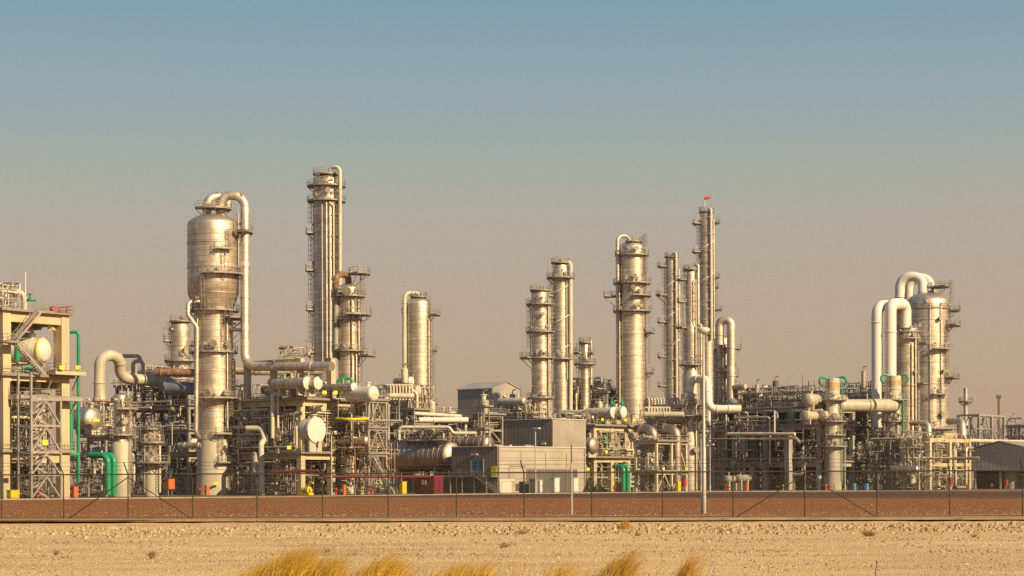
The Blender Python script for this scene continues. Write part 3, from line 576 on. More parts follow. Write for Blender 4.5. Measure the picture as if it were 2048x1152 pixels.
for px, lb in ((216, 'left of the twin thick green pipes bending down beside the beige skirt'), (228, 'right of the twin thick green pipes bending down beside the beige skirt')):
    dd = 314+(px-216)*.1; pipe(lb, pp((180 if px < 220 else 194, 911 if px > 220 else 910, dd+2), (px, 911 if px < 220 else 910, dd), (px, 990, dd)), .50, 'green', 1.25, name='cooling_water_pipe')
for px, lb in ((1247, 'left of the paired green pipes under the concrete deck right of centre'), (1256, 'right of the paired green pipes under the concrete deck right of centre')):
    pipe(lb, pp((1228, 933, 404), (px, 933, 401), (px, 982, 401)), .46, 'green', 1.1, name='cooling_water_pipe')
pipe('bright green vertical pipe beside the right leg of the left concrete frame', pp((141, 806, 300), (141, 910, 300)), .42, 'green', name='cooling_water_pipe')
pipe('tall thin green pipe hooking at the top right of the left concrete frame', pp((140, 664, 306), (157, 664, 306), (157, 965, 306)), .26, 'green', .5, name='cooling_water_pipe')
pipe('green pipe bend at the foot of the tall thin green pipe', pp((138, 909, 302), (156, 909, 303)), .3, 'green', name='cooling_water_pipe')
pipe('green pipe dropping beside the white drum in the left concrete frame', pp((22, 647, 290), (34, 652, 290), (34, 722, 290)), .38, 'green', .8, name='cooling_water_pipe')
pipe('green bar-like pipe at rail height on the left frame deck', pp((44, 735, 289), (74, 735, 290)), .3, 'green', name='cooling_water_pipe')
pipe('green goose neck pipe on the centre frame top deck', pp((676, 796, 350), (676, 757, 350), (704, 757, 350), (704, 768, 350)), .27, 'green', .7, name='cooling_water_pipe')
pipe('green pipe bending over the shaded exchanger in the centre frame', pp((562, 782, 352), (562, 751, 352), (590, 749, 352)), .3, 'green', .7, name='cooling_water_pipe')
pipe('short dark green pipe crossing between the largest vessel and centre frame', pp((488, 819, 362), (514, 819, 360)), .45, 'deepgreen', name='cooling_water_pipe')
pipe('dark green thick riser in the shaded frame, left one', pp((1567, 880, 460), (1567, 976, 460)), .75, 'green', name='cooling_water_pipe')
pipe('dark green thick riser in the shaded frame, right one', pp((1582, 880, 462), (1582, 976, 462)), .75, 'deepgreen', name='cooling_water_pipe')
pipe('thin green pipe bending right of the right pale stack', pp((1806, 800, 455), (1806, 932, 455), (1831, 932, 454)), .26, 'green', .5, name='cooling_water_pipe')
pipe('small green elbow pipe in the right of centre concrete frame', pp((1196, 873, 428), (1211, 873, 428), (1211, 910, 428)), .34, 'green', .7, name='cooling_water_pipe')
pipe('cream arch pipe rising through the shaded frame', pp((1527, 905, 470), (1527, 776, 470), (1541, 776, 472), (1541, 830, 472)), .66, 'pipe_cream', .85, name='arch_pipe', bands=((0, .6),))
pipe('long grey header along the shaded frame front', pp((1456, 868, 458), (1590, 868, 447)), .40, 'pipe_cream')
pipe('second grey header below it on the shaded frame front', pp((1478, 878, 456), (1592, 876, 447), (1600, 886, 446)), .34, 'pipe_alu', .8)
pipe('short upright cream vent on the shaded frame front', pp((1549, 866, 448), (1549, 822, 448)), .22, 'pipe_cream')
pipe('grey C shaped pipe left of the left pale stack', pp((1640, 848, 452), (1624, 850, 452), (1624, 874, 452), (1648, 874, 452)), .45, 'pipe_alu', 1.2)
pipe('cream pipe along the mid height of the shaded frame', pp((1584, 821, 452), (1645, 821, 448)), .38, 'pipe_cream')
pipe('grey pipe bridge running to the right edge over the shed', pp((1936, 881, 462), (2070, 884, 490)), .42, 'pipe_cream')
pipe('short silver header on the yellow frame at right', pp((1905, 917, 440), (1958, 916, 436)), .36, 'pipe_alu')
# goose necks rising from the fin fan rack
for i in range(8):
    x = 781+i*6.2; pipe('one of the slim cream goose necks over the rack left of the lone column', pp((x-8, 770, 396), (x, 770, 396), (x, 800, 396)), .2, 'pipe_cream', .5, group='goose necks left of the lone column')
for i in range(11):
    x = 1296+i*6.0; pipe('one of the small cream goose necks on the fin fan rack right of centre', pp((x-5, 812, 436), (x-5, 797, 436), (x+2, 797, 435), (x+2, 818, 435)), .22, 'pipe_cream', .45, group='upper goose necks right of centre')
    pipe('one of the lower cream goose necks under the fin fan deck right of centre', pp((x-6, 815, 432), (x+1, 815, 432), (x+1, 829, 432)), .22, 'pipe_cream', .5, group='lower goose necks right of centre')
for i in range(7):
    x = 1107+i*6; pipe('one of the stubby cream nozzles on the rack below the spiral banded column', pp((x, 792, 456), (x, 764, 456), (x+3, 762, 456)), .28, 'pipe_cream', .4, group='stub nozzles below the spiral column')
for i in range(6):
    x = 1470+i*7; pipe('one of the small pale goose necks along the shaded rack skyline', pp((x, 800, 490), (x, 786, 490), (x+4, 786, 490), (x+4, 800, 490)), .26, 'pipe_cream', .4, group='goose necks on the shaded skyline')
# ------------------------------------------------------------------ horizontal vessels
d = AX
hdrum('round white exchanger cover at top of the centre frame, left one', P(616, 766, 342), 1.0, 8, d, 'alu_d', 'vessel_white', nozz=2, legs=Z(613, 795, 352))
hdrum('round white exchanger cover at top of the centre frame, second from left', P(637, 766, 342), 1.0, 8, d, 'alu_d', 'vessel_white', nozz=2, legs=Z(634, 797, 352))
hdrum('smaller white faced exchanger right of the tall concrete pillar', P(709, 774, 347), .72, 9, d, 'alu_d', 'vessel_white', nozz=1, legs=Z(709, 797, 352))
hdrum('shaded silver exchanger with a dished end in the centre frame', P(592, 766, 360), 1.15, 6, d, 'alu_d', 'alu_d', False, legs=Z(560, 795, 356))
hdrum('largest white round drum face, low in the centre frame', P(634, 860, 338), 2.0, 2.4, d, 'pipe_cream', 'vessel_white', True, legs=Z(630, 905, 344), plate=False)
hdrum('white domed drum with a yellow plate at the right end of the centre deck', P(752, 787, 345), 1.35, 6, d, 'vessel_white', 'vessel_white', False, legs=Z(745, 800, 350), plate=True)
hdrum('polished dished drum end with a yellow plate, left of the slender column', P(192, 838, 329), 2.0, 4, d, 'alu_b', 'alu', False, legs=Z(186, 872, 338), plate=True)
hdrum('white drum with a yellow rim inside the left concrete frame', P(97, 701, 292), 1.8, 9, (AX+V((.25, .3, 0))).normalized(), 'vessel_white', 'vessel_white', False, legs=Z(90, 742, 296), band='yellow', rings=4)
hdrum('big grey drum end in the shade of the left concrete frame', P(90, 828, 304), 1.9, 7, d, 'steel', 'steel', False, legs=Z(90, 880, 304))
hdrum('long striped storage tank with a bright domed end beside the grey building', P(914, 912, 399), 3.08, 18, AX, 'alu_br', 'alu', False, legs=0, nozz=2, rings=14, name='storage_tank', cat='tank')
hdrum('brown tinted tank end peeping over the grey building roof', P(983, 888, 402), 1.7, 14, AX, 'alu_br', 'alu_br', False, legs=0, nozz=1, rings=8, name='storage_tank', cat='tank')
hdrum('cream exchanger with a white disc end, left of the green topped pair', P(1186, 826, 435), .85, 8, d, 'pipe_cream', 'vessel_white', nozz=1, legs=Z(1186, 848, 435))
hdrum('green topped white disc exchanger right of centre, left one', P(1228, 825, 431), 1.12, 7, d, 'pipe_cream', 'vessel_white', legs=Z(1228, 848, 431))
hdrum('green topped white disc exchanger right of centre, right one', P(1248, 824, 431), 1.12, 7, d, 'pipe_cream', 'vessel_white', legs=Z(1248, 848, 431))
for px in (1224, 1244): 
    a = P(px, 812, 433); tag(MB().lathe(a, UP, [(-.2, .28), (.3, .28), (.3, .5), (.7, .5), (.9, .2), (1.8, .12)], 12).build('relief_valve', M['green'], loc=a), 'green relief valve on the %s of two white disc exchangers' % ('left' if px < 1230 else 'right'), 'valve')
hdrum('polished dished drum end between the grey building and the concrete deck', P(1193, 891, 421), 1.75, 6, d, 'alu_b', 'alu', False, legs=Z(1193, 915, 421))
NB = -BX
for lb, px, y, D, r, L, mm in (('pinkish round drum on the shaded frame, upper left', 1612, 799, 446, 1.35, 8, 'pipe_tan'), ('pinkish round drum on the shaded frame, upper right by the pale stack', 1652, 799, 449, 1.3, 8, 'pipe_tan'), ('pinkish round end cover on the shaded frame, lower left', 1608, 831, 445, 1.05, 7, 'pipe_tan'), ('pinkish round end cover on the shaded frame, lower right', 1644, 831, 447.5, 1.0, 7, 'pipe_tan'), ('small pinkish end cover near the white swan neck pipe', 1480, 837, 462, .75, 6, 'pipe_cream'), ('tiny pinkish end cover deep in the shaded frame', 1500, 836, 466, .7, 5, 'pipe_cream')):
    hdrum(lb, P(px, y, D), r, L, NB, mm, mm, flat=(y > 810), legs=Z(px, y, D)-r-.9, nozz=1)
hdrum('grey drum on the lower left of the shaded frame', P(1450, 958, 450), .8, 5, NB, 'steel', 'steel', False, legs=0)
hdrum('grey drum second from left on the lower shaded frame', P(1474, 956, 452), .8, 5, NB, 'steel', 'steel', False, legs=0)
# yellow circular ring beam (monorail) in the centre frame
t = thing('monorail_beam', 'curved yellow lifting beam right of the centre frame', 'beam', P(706, 842, 345)); MB().tube(pp((672, 837, 344), (690, 838.5, 342), (710, 838.5, 342), (736, 837, 345)), .24, 4, 8).build('rail', M['yellow'], t)
for x in (676, 732): MB().bar(P(x, 837, 345), P(x, 802, 345), .12).build('hanger', M['galv'], t)
# ------------------------------------------------------------------ steel and concrete frames with their pipework
LF = Fr(9, 285); zl = [Z(9, 905, 285), Z(9, 752, 285), Z(9, 622, 285)]
DB1 = LF.b_at(126)
t1 = frame('tall beige concrete portal frame at the left edge with stairs zigzagging up it', LF, 1, 1, 12, DB1, zl, cw=1.4, bd=1.45, bds={zl[1]: .6}, over=1.3, name='concrete_structure')
# steel stair tower standing in front of it
st = thing('stair_tower', 'galvanised steel stair tower with inverted V braces before the left concrete frame', 'stair tower', LF.p(-4, LF.b_at(80, -4)))
sl = [0.0]+[Z(60, y, 280) for y in (950, 904, 850, 797)]; b0, b1, aF, aB = LF.b_at(50, -4), LF.b_at(109, -4), -5.4, -2.6
for a in (aF, aB):
    for b in (b0, b1): MB().gbox(LF.p(a, b, Z(60, 745 if b == b0 else 797, 280)/2), .3, .3, Z(60, 745 if b == b0 else 797, 280)).build('post', M['galv'], st)
for k, z in enumerate(sl[1:]):
    for a in (aF, aB): MB().gbox(LF.p(a, (b0+b1)/2, z), .2, b1-b0-.32, .3).build('beam', M['galv'], st)
    for b in (b0, b1): MB().gbox(LF.p((aF+aB)/2, b, z), aB-aF-.32, .2, .3).build('beam', M['galv'], st)
    for sg in (b0, b1): MB().bar(LF.p(aF-.02, sg+(.2 if sg == b0 else -.2), sl[k]+.25), LF.p(aF-.02, (b0+b1)/2, z-.25), .22).build('brace', M['galv'], st)
    lo, hi = sl[k], z; m = (lo+hi)/2
    stairs(st, LF.p(-3.4, b1-1, lo+.1), LF.p(-3.4, b0+1, m)); stairs(st, LF.p(-4.5, b0+1, m), LF.p(-4.5, b1-1, hi))
    pl = MB().gbox(LF.p(-4, b0+.5, m-.06), 2.4, 1.0, .1).build('landing', M['rail'], st)
    r = MB(); rail_path(r, [LF.p(-5.1, b0+1, m), LF.p(-5.1, b0, m), LF.p(-2.9, b0, m), LF.p(-2.9, b0+1, m)], step=1); r.build('handrail', M['rail'], pl)
za, zb, zc = zl[1]+.25, Z(22, 685, 284), zl[2]+.25
up = thing('outside_stair', 'upper flights of galvanised stairs climbing the left concrete frame to its roof', 'stairs', LF.p(-2.2, 5, za))
bq0, bq1, bq2 = LF.b_at(30, -2.2), LF.b_at(88, -2.2), LF.b_at(82, -1.9); stairs(up, LF.p(-2.2, bq1, za), LF.p(-2.2, bq0, zb)); stairs(up, LF.p(-1.9, bq0, zb), LF.p(-1.9, bq2, zc))
lp = MB().gbox(LF.p(-2.2, bq0-1, zb-.1), 2.2, 2.2, .12).build('landing', M['rail'], up); r = MB(); rail_path(r, [LF.p(-3.2, bq0, zb), LF.p(-3.2, bq0-2, zb), LF.p(-1.2, bq0-2, zb)], step=1); r.build('handrail', M['rail'], lp)
for (q, w) in ((LF.p(-1.6, LF.b_at(92, -1.6), Z(90, 797, 288)), 'steel walkway with rails at mid height across the left concrete frame'), (LF.p(-1.7, LF.b_at(133, -1.7), Z(140, 748, 293)), 'upper steel walkway right end of the left concrete frame')):
    L = 12 if 'mid' in w else 5.6
    t = thing('walkway', w, 'walkway', q); MB().gbox(q, 2.2, L, .5).build('deck', M['galv' if 'mid' in w else 'conc'], t); r = MB(); e = L/2-.1
    rail_path(r, [q+AX*-1+BX*-e+UP*.27, q+AX*1+BX*-e+UP*.27, q+AX*1+BX*e+UP*.27, q-AX*1+BX*e+UP*.27], step=1.8); r.build('handrail', M['rail'], t)
    for f in (-e+.4, e-.4): MB().bar(q+BX*f-UP*.3, q+BX*f-AX*1.4-UP*2.4, .2).build('bracket', M['galv'], t)
# roof gear of the left frame
pipe('cream pipe run with elbows on the roof of the left concrete frame', [LF.p(3, 1, zc+3), LF.p(3, 6, zc+3), LF.p(3, 6, zc+.4)], .4, 'pipe_cream')
pipe('cream upright pipe inside the right leg of the left concrete frame', pp((100, 657, 292), (113, 657, 294), (113, 742, 294)), .42, 'pipe_cream', 1.0)
for px, y0, y1, lb, rr in ((51, 612, 544, 'thin white antenna mast on the roof of the left concrete frame', .11), (5, 612, 569, 'pale vent pipe at the very left of the roof', .18)):
    q = P(px, y0, 288); tag(MB().tube([q, P(px, (y0+y1)/2, 288)], rr, None, 8).tube([P(px, (y0+y1)/2, 288), P(px, y1, 288)], rr*.6, None, 8).build('mast', M['white'], loc=q), lb, 'mast')
q = LF.p(.8, LF.b_at(107, .8), zc); t = thing('red_cabinet', 'red cabinet on the roof of the left concrete frame', 'cabinet', q); MB().gbox(q+UP*.5, .55, .7, .9).build('body', M['red'], t); MB().gbox(q+UP*1.0, .62, .76, .08).build('lid', M['red'], t)
r = MB(); rail_path(r, [LF.p(-1.2, LF.b_at(116, -1.2), zc), LF.p(-1.2, DB1+1.2, zc), LF.p(2, DB1+1.2, zc)], h=1.15, t=.06); tag(r.build('red_handrail', M['red'], loc=LF.p(-1, 14, zc)), 'red painted handrail at the roof corner of the left concrete frame', 'handrail')
t = thing('valve_box', 'green hand valve beside the antenna mast on the left roof', 'valve', P(60, 602, 288)); q = P(60, 600, 288); MB().tube([q-AX*.8, q+AX*.2, q+BX*1], .18, .3, 8).build('body', M['green'], t); MB().lathe(q+UP*.2, UP, [(-.3, .3), (.1, .3), (.2, .1), (.6, .1), (.62, .45), (.7, .45)], 12).build('handwheel', M['green'], t)
clutter('on the roof of the left concrete frame', LF, .5, 9, -.5, 4, zc+.3, zc+4, 6, 60, 0, 1, ('pipe_cream', 'galv', 'pipe_alu'), .2, ngear=25)
clutter('at the top level of the left concrete frame', LF, 3, 10, 1, 11, zl[1]+.5, zl[1]+2.2, 5, 50, 0, 0, ('pipe_cream', 'galv', 'pipe_alu'), .25, ngear=30)
clutter('under the roof beam of the left concrete frame', LF, 3, 11, 2, 9, zl[2]-3.0, zl[2]-1.8, 3, 6, 0, 0, ('pipe_cream', 'galv', 'steel'), .3, ngear=6)
clutter('in the middle level of the left concrete frame', LF, 1, 11, 1, 10, zl[0]+.5, zl[1]-1.8, 10, 150, 2, 2, ('pipe_cream', 'galv', 'pipe_alu'), .3, (zl[0]+3.4, zl[1]-3), 60)
clutter('in the dim ground level of the left concrete frame', LF, 1, 11, 0, 10.5, .3, zl[0]-1.7, 6, 150, 1, 2, ('dark', 'galv', 'steel'), .3, (4.2,), 60)  # dark pipes paint the dimness under the lower beams
frame('added shade coloured steel frame behind the left concrete frame', LF, 2, 2, 7, 5.5, [zl[0]-1, zl[1]-4], a0=9, b0=0, m='dark', cw=.5, bd=.6, over=.5, rails=False, deckm='dark', name='steel_structure')  # frame added as a dark backdrop, shade in its colour
# left unit around the slender beige column
F2 = Fr(212, 329); z2 = [Z(212, 876, 332), Z(212, 802, 332)]
frame('light railed steel deck carrying the polished drum left of the slender beige column', F2, 1, 1, 4.4, 5.2, [z2[0]], m='galv', cw=.35, bd=.45, name='steel_structure', brace=0)
clutter('around the polished drum at left', F2, 3.5, 9, 0, 9, z2[0]+.4, z2[1]+.5, 12, 90, 1, 2, ('pipe_cream', 'pipe_alu', 'galv'), .3, (z2[0]+4.5,), 40)
clutter('below the polished drum at left', F2, 3, 10, -2, 9, .3, z2[0]-.4, 10, 100, 1, 2, ('pipe_cream', 'galv', 'steel'), .26, (3.6, 6), 60)
F2b = Fr(378, 388); z2b = [Z(378, y, 388) for y in (912, 862, 812, 768)]
frame('dark grey steel pipe frame behind the left unit, up to the blue grey duct', F2b, 4, 2, 5.2, 7, z2b, m='steel', cw=.55, bd=.6, brace=.55, over=.6, name='steel_structure', deckm='dark')
clutter('in the dark steel frame left of the largest vessel', F2b, 0, 21, -2, 13, .3, z2b[0], 10, 200, 2, 2, ('dark', 'galv', 'steel'), .35, (z2b[0]-2.5,), 90)  # the dark share of these pipes stands for interior shade
clutter('on the middle racks left of the largest vessel', F2b, 0, 21, -2, 13, z2b[0], z2b[2], 12, 190, 3, 2, ('pipe_cream', 'galv', 'pipe_alu'), .35, (z2b[0]+1, z2b[1]+1), 90)
clutter('on the top racks left of the largest vessel', F2b, 4, 21, -2, 12, z2b[2], z2b[3]+4.5, 10, 150, 1, 2, ('pipe_cream', 'galv', 'pipe_alu'), .3, (z2b[2]+1, z2b[3]+.8), 60)
# centre concrete frame
F3 = Fr(602, 346); z3 = [Z(618, 907, 345), Z(618, 799, 345)]; zt3 = Z(618, 716, 345)
frame('large two storey concrete frame left of centre with railed decks and exchangers', F3, 3, 2, 5.6, 7.6, z3, cw=1.05, bd=1.0, over=1.3, name='concrete_structure')
frame('upper concrete pillars and beam above the centre decks under the fat silver pipe', F3, 2, 0, 6.5, 5, [zt3], m='conc', cw=.95, bd=.9, decks=[], zbase=z3[1]+.26, name='concrete_structure')
t = thing('concrete_pillar', 'tallest concrete pillar rising beside the end of the fat silver pipe', 'pillar', F3.p(0, 7.6, z3[1]+.25)); q = F3.p(0, 7.6, 0); h = Z(657, 715, 348); MB().gbox(V((q.x, q.y, (z3[1]+.25+h)/2)), 1.3, 1.15, h-z3[1]-.25).build('shaft', M['conc'], t); MB().gbox(V((q.x, q.y, h+.08)), 1.4, 1.25, .15).build('cap', M['conc_g'], t)
clutter('on top of the upper beam of the centre frame', F3, 0, 4, -2, 3, zt3+.1, zt3+2, 2, 26, 0, 0, ('galv', 'pipe_cream', 'rust'), .2, ngear=12)
clutter('on the upper deck of the centre frame', F3, 0, 15, 0, 16, z3[1]+.6, z3[1]+3.2, 8, 110, 1, 2, ('pipe_cream', 'galv', 'pipe_alu'), .3, ngear=60)
clutter('between the two decks of the centre frame', F3, 0, 16, 0, 16, z3[0]+.6, z3[1]-1.3, 14, 210, 3, 4, ('pipe_cream', 'galv', 'steel'), .36, (z3[0]+3.2, z3[1]-2.4), 110)
clutter('under the lower deck of the centre frame', F3, 1, 16, 0, 17, .3, z3[0]-1.2, 10, 200, 2, 4, ('dark', 'galv', 'steel'), .3, (z3[0]-2.2, 3), 110)  # darker pipes paint the shade below the deck
clutter('along the front edge of the centre frame', F3, -1.1, .6, 1, 17, z3[0]+.5, z3[1]-1.5, 12, 120, 0, 3, ('pipe_cream', 'pipe_alu', 'galv'), .34, (z3[0]+1.2, z3[1]-2.6), 80)
clutter('along the left side of the centre frame', F3, 0, 17, -1.5, -.2, z3[0]+.5, z3[1]-1.5, 12, 120, 0, 3, ('pipe_cream', 'pipe_alu', 'galv'), .34, (z3[0]+1.2, z3[1]-2.6), 80)
clutter('at ground level along the left side of the centre frame', F3, 0, 18, -1.5, 0, .3, z3[0]-1, 8, 90, 1, 3, ('galv', 'pipe_cream', 'steel'), .26, (2.5,), 60)
frame('added shade coloured back frame behind the centre concrete frame', F3, 2, 3, 6, 6.5, [z3[0]-.6, z3[1]-5, z3[1]-.5], a0=14, b0=7, m='dark', cw=.5, bd=.7, over=1, rails=False, deckm='dark', name='steel_structure', brace=.4)  # extra frame put in to close the gaps with darkness
clutter('deep behind the centre concrete frame', F3, 15, 27, 7, 28, .3, z3[1]+1.5, 10, 240, 2, 2, ('dark', 'steel', 'galv'), .4, (z3[0], z3[1]-4.5), 90)  # filler pipes coloured for deep shade
F3b = Fr(737, 348); z3b = [Z(757, y, 346) for y in (908, 856, 800)]
frame('slim cross braced steel tower right of the centre concrete frame', F3b, 1, 1, 3.2, 4.6, z3b, m='galv', cw=.34, bd=.35, brace=1, over=.5, name='steel_tower')
clutter('around the slim cross braced tower right of the centre frame', F3b, 0, 6, -2, 9, .5, z3b[2]+1, 8, 130, 1, 2, ('pipe_cream', 'galv', 'rust'), .28, (z3b[0]+.8, z3b[1]+.8), 60)
sd = thing('outside_stair', 'steel stairs at the foot of the slim braced tower beside the striped tank', 'stairs', F3b.p(-1, 2, 0)); stairs(sd, F3b.p(-1.2, 5, .1), F3b.p(-1.2, -.5, z3b[0]-.5)); MB().gbox(F3b.p(-1.2, -1.2, z3b[0]-.55), 1.6, 1.4, .12).build('landing', M['rail'], sd)
# pipe rack behind the striped tank
F4 = Fr(962, 410); z4 = [Z(962, y, 410) for y in (888, 858, 829)]
frame('long railed pipe rack behind the striped tank', F4, 5, 1, 5, 7, z4, m='galv', cw=.42, bd=.4, over=.7, name='pipe_rack', decks=[z4[2]], brace=.3)
clutter('in the pipe rack behind the striped tank', F4, 0, 26, -.5, 8, z4[0]-6, z4[2]+.3, 16, 200, 2, 2, ('pipe_cream', 'galv', 'pipe_alu'), .38, (z4[0]+.6, z4[1]+.6, z4[2]-.7, z4[1]+1.6), 90)
clutter('above the railings over the striped tank', Fr(915, 398), 0, 16, -2, 3, Z(915, 880, 398), Z(915, 858, 398), 6, 150, 0, 0, ('pipe_cream', 'galv', 'pipe_alu'), .2, (Z(915, 866, 398),), 80)
F4b = Fr(828, 411); z4b = [Z(828, y, 411) for y in (850, 820)]
frame('taller goose neck rack left of the lone column', F4b, 2, 1, 5, 4.5, z4b, m='galv', cw=.4, bd=.4, over=.7, name='pipe_rack')
clutter('on the goose neck rack left of the lone column', F4b, 0, 11, -1, 7, z4b[1]+.4, z4b[1]+5.4, 10, 140, 2, 2, ('pipe_cream', 'galv', 'pipe_alu'), .3, (z4b[1]+2.6, z4b[1]+4.6), 70)
clutter('under the goose neck rack left of the lone column', F4b, 0, 12, -1, 7, z4b[0]-7, z4b[1]-.4, 8, 120, 1, 2, ('pipe_cream', 'galv', 'steel'), .3, (z4b[0]+.4, z4b[0]-3), 60)
F4c = Fr(969, 396); frame('little railed access tower above the grey building roof', F4c, 1, 1, 1.5, 1.5, [Z(975, 858, 392), Z(975, 812, 392)], m='galv', cw=.2, bd=.2, over=.7, brace=0, name='access_tower')
q = F4c.p(.7, .7, Z(975, 812, 392)); t = thing('vertical_drum', 'tiny upright vent drum on the little access tower', 'drum', q); MB().lathe(q, UP, [(.3, .5), (2.2, .5), (2.3, .7), (2.5, .7), (2.55, .1)], 14).build('shell', M['pipe_cream'], t); MB().tube([q+UP*2.5, q+UP*3.3, q+UP*3.3+AX*.8], .12, .2, 8).build('vent', M['galv'], t)
F4d = Fr(1066, 424); z4d = [Z(1066, 872, 424), Z(1066, 836, 424)]
frame('railed rack between the access tower and the banded column', F4d, 2, 1, 5, 6, z4d, m='galv', cw=.4, bd=.4, over=.6, name='pipe_rack')
clutter('on the rack beside the banded column', F4d, -1, 11, -1, 7, z4d[1]-3, z4d[1]+3.4, 8, 130, 1, 1, ('pipe_cream', 'galv', 'pipe_alu'), .25, (z4d[1]+.8, z4d[1]+2), 60)
# right-of-centre concrete frame
F5 = Fr(1187, 425); z5 = [Z(1187, 916, 425), Z(1187, 852, 425)]
frame('two storey concrete frame right of the grey building, with yellow end plates', F5, 2, 3, 6, 6.3, z5, cw=1.05, bd=.9, over=1.3, name='concrete_structure')
clutter('on the top deck right of the grey building', F5, 0, 13, 0, 18, z5[1]+.5, z5[1]+3, 6, 120, 1, 1, ('pipe_cream', 'galv', 'pipe_alu'), .28, ngear=50)
clutter('between the decks right of the grey building', F5, 0, 13, 0, 19, z5[0]+.5, z5[1]-1.2, 8, 180, 2, 3, ('galv', 'steel', 'pipe_cream'), .32, (z5[0]+3,), 90)
clutter('under the decks right of the grey building', F5, -1, 12, -2, 19, .3, z5[0]-1.2, 8, 180, 1, 3, ('pipe_cream', 'galv', 'steel'), .28, (z5[0]-2, 2.6), 90)
clutter('along the front edge of the frame right of the grey building', F5, -1.1, .5, 1, 19, z5[0]+.5, z5[1]-1.2, 6, 90, 0, 2, ('pipe_cream', 'pipe_alu', 'galv'), .28, (z5[0]+1.6,), 50)
clutter('on the left side of the frame right of the grey building', F5, 0, 13, -1.6, -.2, .4, z5[1]-1.2, 8, 110, 0, 3, ('pipe_cream', 'pipe_alu', 'galv'), .28, (z5[0]+1.6, 3), 60)
frame('added shade coloured back frame behind the concrete frame right of the grey building', F5, 1, 4, 8, 6, [z5[0], z5[1]-.4], a0=12, b0=9, m='dark', cw=.5, bd=.7, over=1, rails=False, deckm='dark', name='steel_structure')  # backdrop frame added so the openings read dark
clutter('deep behind the concrete frame right of the grey building', F5, 12, 22, 8, 34, .3, z5[1]+.5, 8, 200, 1, 2, ('dark', 'steel', 'galv'), .35, (z5[0]+1, z5[1]-2), 80)  # dark colours stand in for shade among these pipes
F5b = Fr(1214, 452); z5b = [Z(1214, 838, 452), Z(1214, 786, 452)]
frame('tall steel rack with railed top between the spiral column and the stout column', F5b, 2, 1, 6.2, 6, z5b, m='galv', cw=.5, bd=.5, over=.7, brace=.6, name='pipe_rack')
clutter('on the tall rack below the spiral banded column', F5b, 0, 13, -1, 7, z5b[0]+.4, z5b[1]+3.6, 10, 150, 2, 1, ('pipe_cream', 'galv', 'pipe_alu'), .36, (z5b[0]+1.4, z5b[1]-1.2, z5b[1]+.6), 70)
F5c = Fr(1372, 430); z5c = [Z(1372, y, 430) for y in (872, 839, 811)]
frame('fin fan rack of stacked goose necks right of the stout column', F5c, 2, 1, 5, 7, z5c, m='galv', cw=.42, bd=.4, over=.6, name='pipe_rack', brace=.3)
clutter('in the fin fan rack right of the stout column', F5c, -1, 12, -1, 8, z5c[0]-2, z5c[2]+.2, 8, 150, 0, 1, ('pipe_cream', 'galv', 'pipe_alu'), .26, (z5c[0]+.7, z5c[0]+1.8, z5c[1]+.7), 60)
F6 = Fr(1313, 402); z6 = [Z(1313, 944, 402), Z(1313, 883, 402)]
frame('cream steel table carrying the brown tinted ducts', F6, 1, 2, 5, 5.4, z6, m='pipe_cream', cw=.5, bd=.5, over=.9, brace=.5, name='steel_structure')
clutter('around the brown tinted ducts', F6, 2.5, 5, 0, 12, .3, z6[1]+1.6, 10, 170, 1, 2, ('pipe_cream', 'galv', 'steel'), .3, (z6[0]+.7, z6[0]+3), 110)
# shaded frame; part of its shade is put into grey and green paint
F7 = Fr(1640, 450); z7 = [Z(1640, y, 450) for y in (924, 850, 814)]
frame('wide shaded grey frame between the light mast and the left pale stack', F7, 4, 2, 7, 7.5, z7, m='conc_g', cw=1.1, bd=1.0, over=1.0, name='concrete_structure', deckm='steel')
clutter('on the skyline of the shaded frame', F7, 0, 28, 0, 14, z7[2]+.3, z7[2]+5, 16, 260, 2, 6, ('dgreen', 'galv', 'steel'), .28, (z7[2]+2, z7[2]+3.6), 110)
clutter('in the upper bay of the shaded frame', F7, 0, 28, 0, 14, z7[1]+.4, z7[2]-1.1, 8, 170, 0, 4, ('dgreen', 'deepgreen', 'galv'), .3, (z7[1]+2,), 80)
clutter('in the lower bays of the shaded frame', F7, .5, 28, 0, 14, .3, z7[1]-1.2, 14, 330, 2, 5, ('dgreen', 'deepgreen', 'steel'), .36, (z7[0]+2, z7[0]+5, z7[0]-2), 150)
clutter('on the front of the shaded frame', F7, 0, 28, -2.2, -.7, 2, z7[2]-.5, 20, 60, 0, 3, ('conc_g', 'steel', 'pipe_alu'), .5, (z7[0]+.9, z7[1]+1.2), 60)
frame('added shade green steel frame deep behind the shaded frame', F7, 4, 1, 7, 8, [z7[0], z7[1], z7[2]-.6], a0=1, b0=16, m='dgreen', cw=.7, bd=1.0, over=1, rails=False, deckm='dgreen', name='steel_structure', brace=.6)  # added backing frame, coloured to keep the bays dark
clutter('deep behind the shaded frame', F7, 0, 30, 16, 30, .3, z7[2]+1, 8, 320, 1, 2, ('dgreen', 'dark', 'steel'), .4, (z7[0], z7[1]-2, z7[1]+2), 110)  # dark filler pipes paint the depth of shade
for i, (a, b, h) in enumerate(((6, 3, 7.5), (11, 5, 6), (17, 2, 6.5), (21, 6, 5.6), (2, 7, 6), (25, 2, 6), (3.5, 4, 6.2), (13, 1, 5.2))):
    q = F7.p(a, b, z7[2]+.25); tag(MB().tube([q, q+UP*h*.6], .2, None, 8).tube([q+UP*h*.6, q+UP*h], .13, None, 8).build('vent_stack', M['steel'], loc=q), 'thin vent pole on the skyline of the shaded frame', 'vent', 'vent poles on the shaded frame')
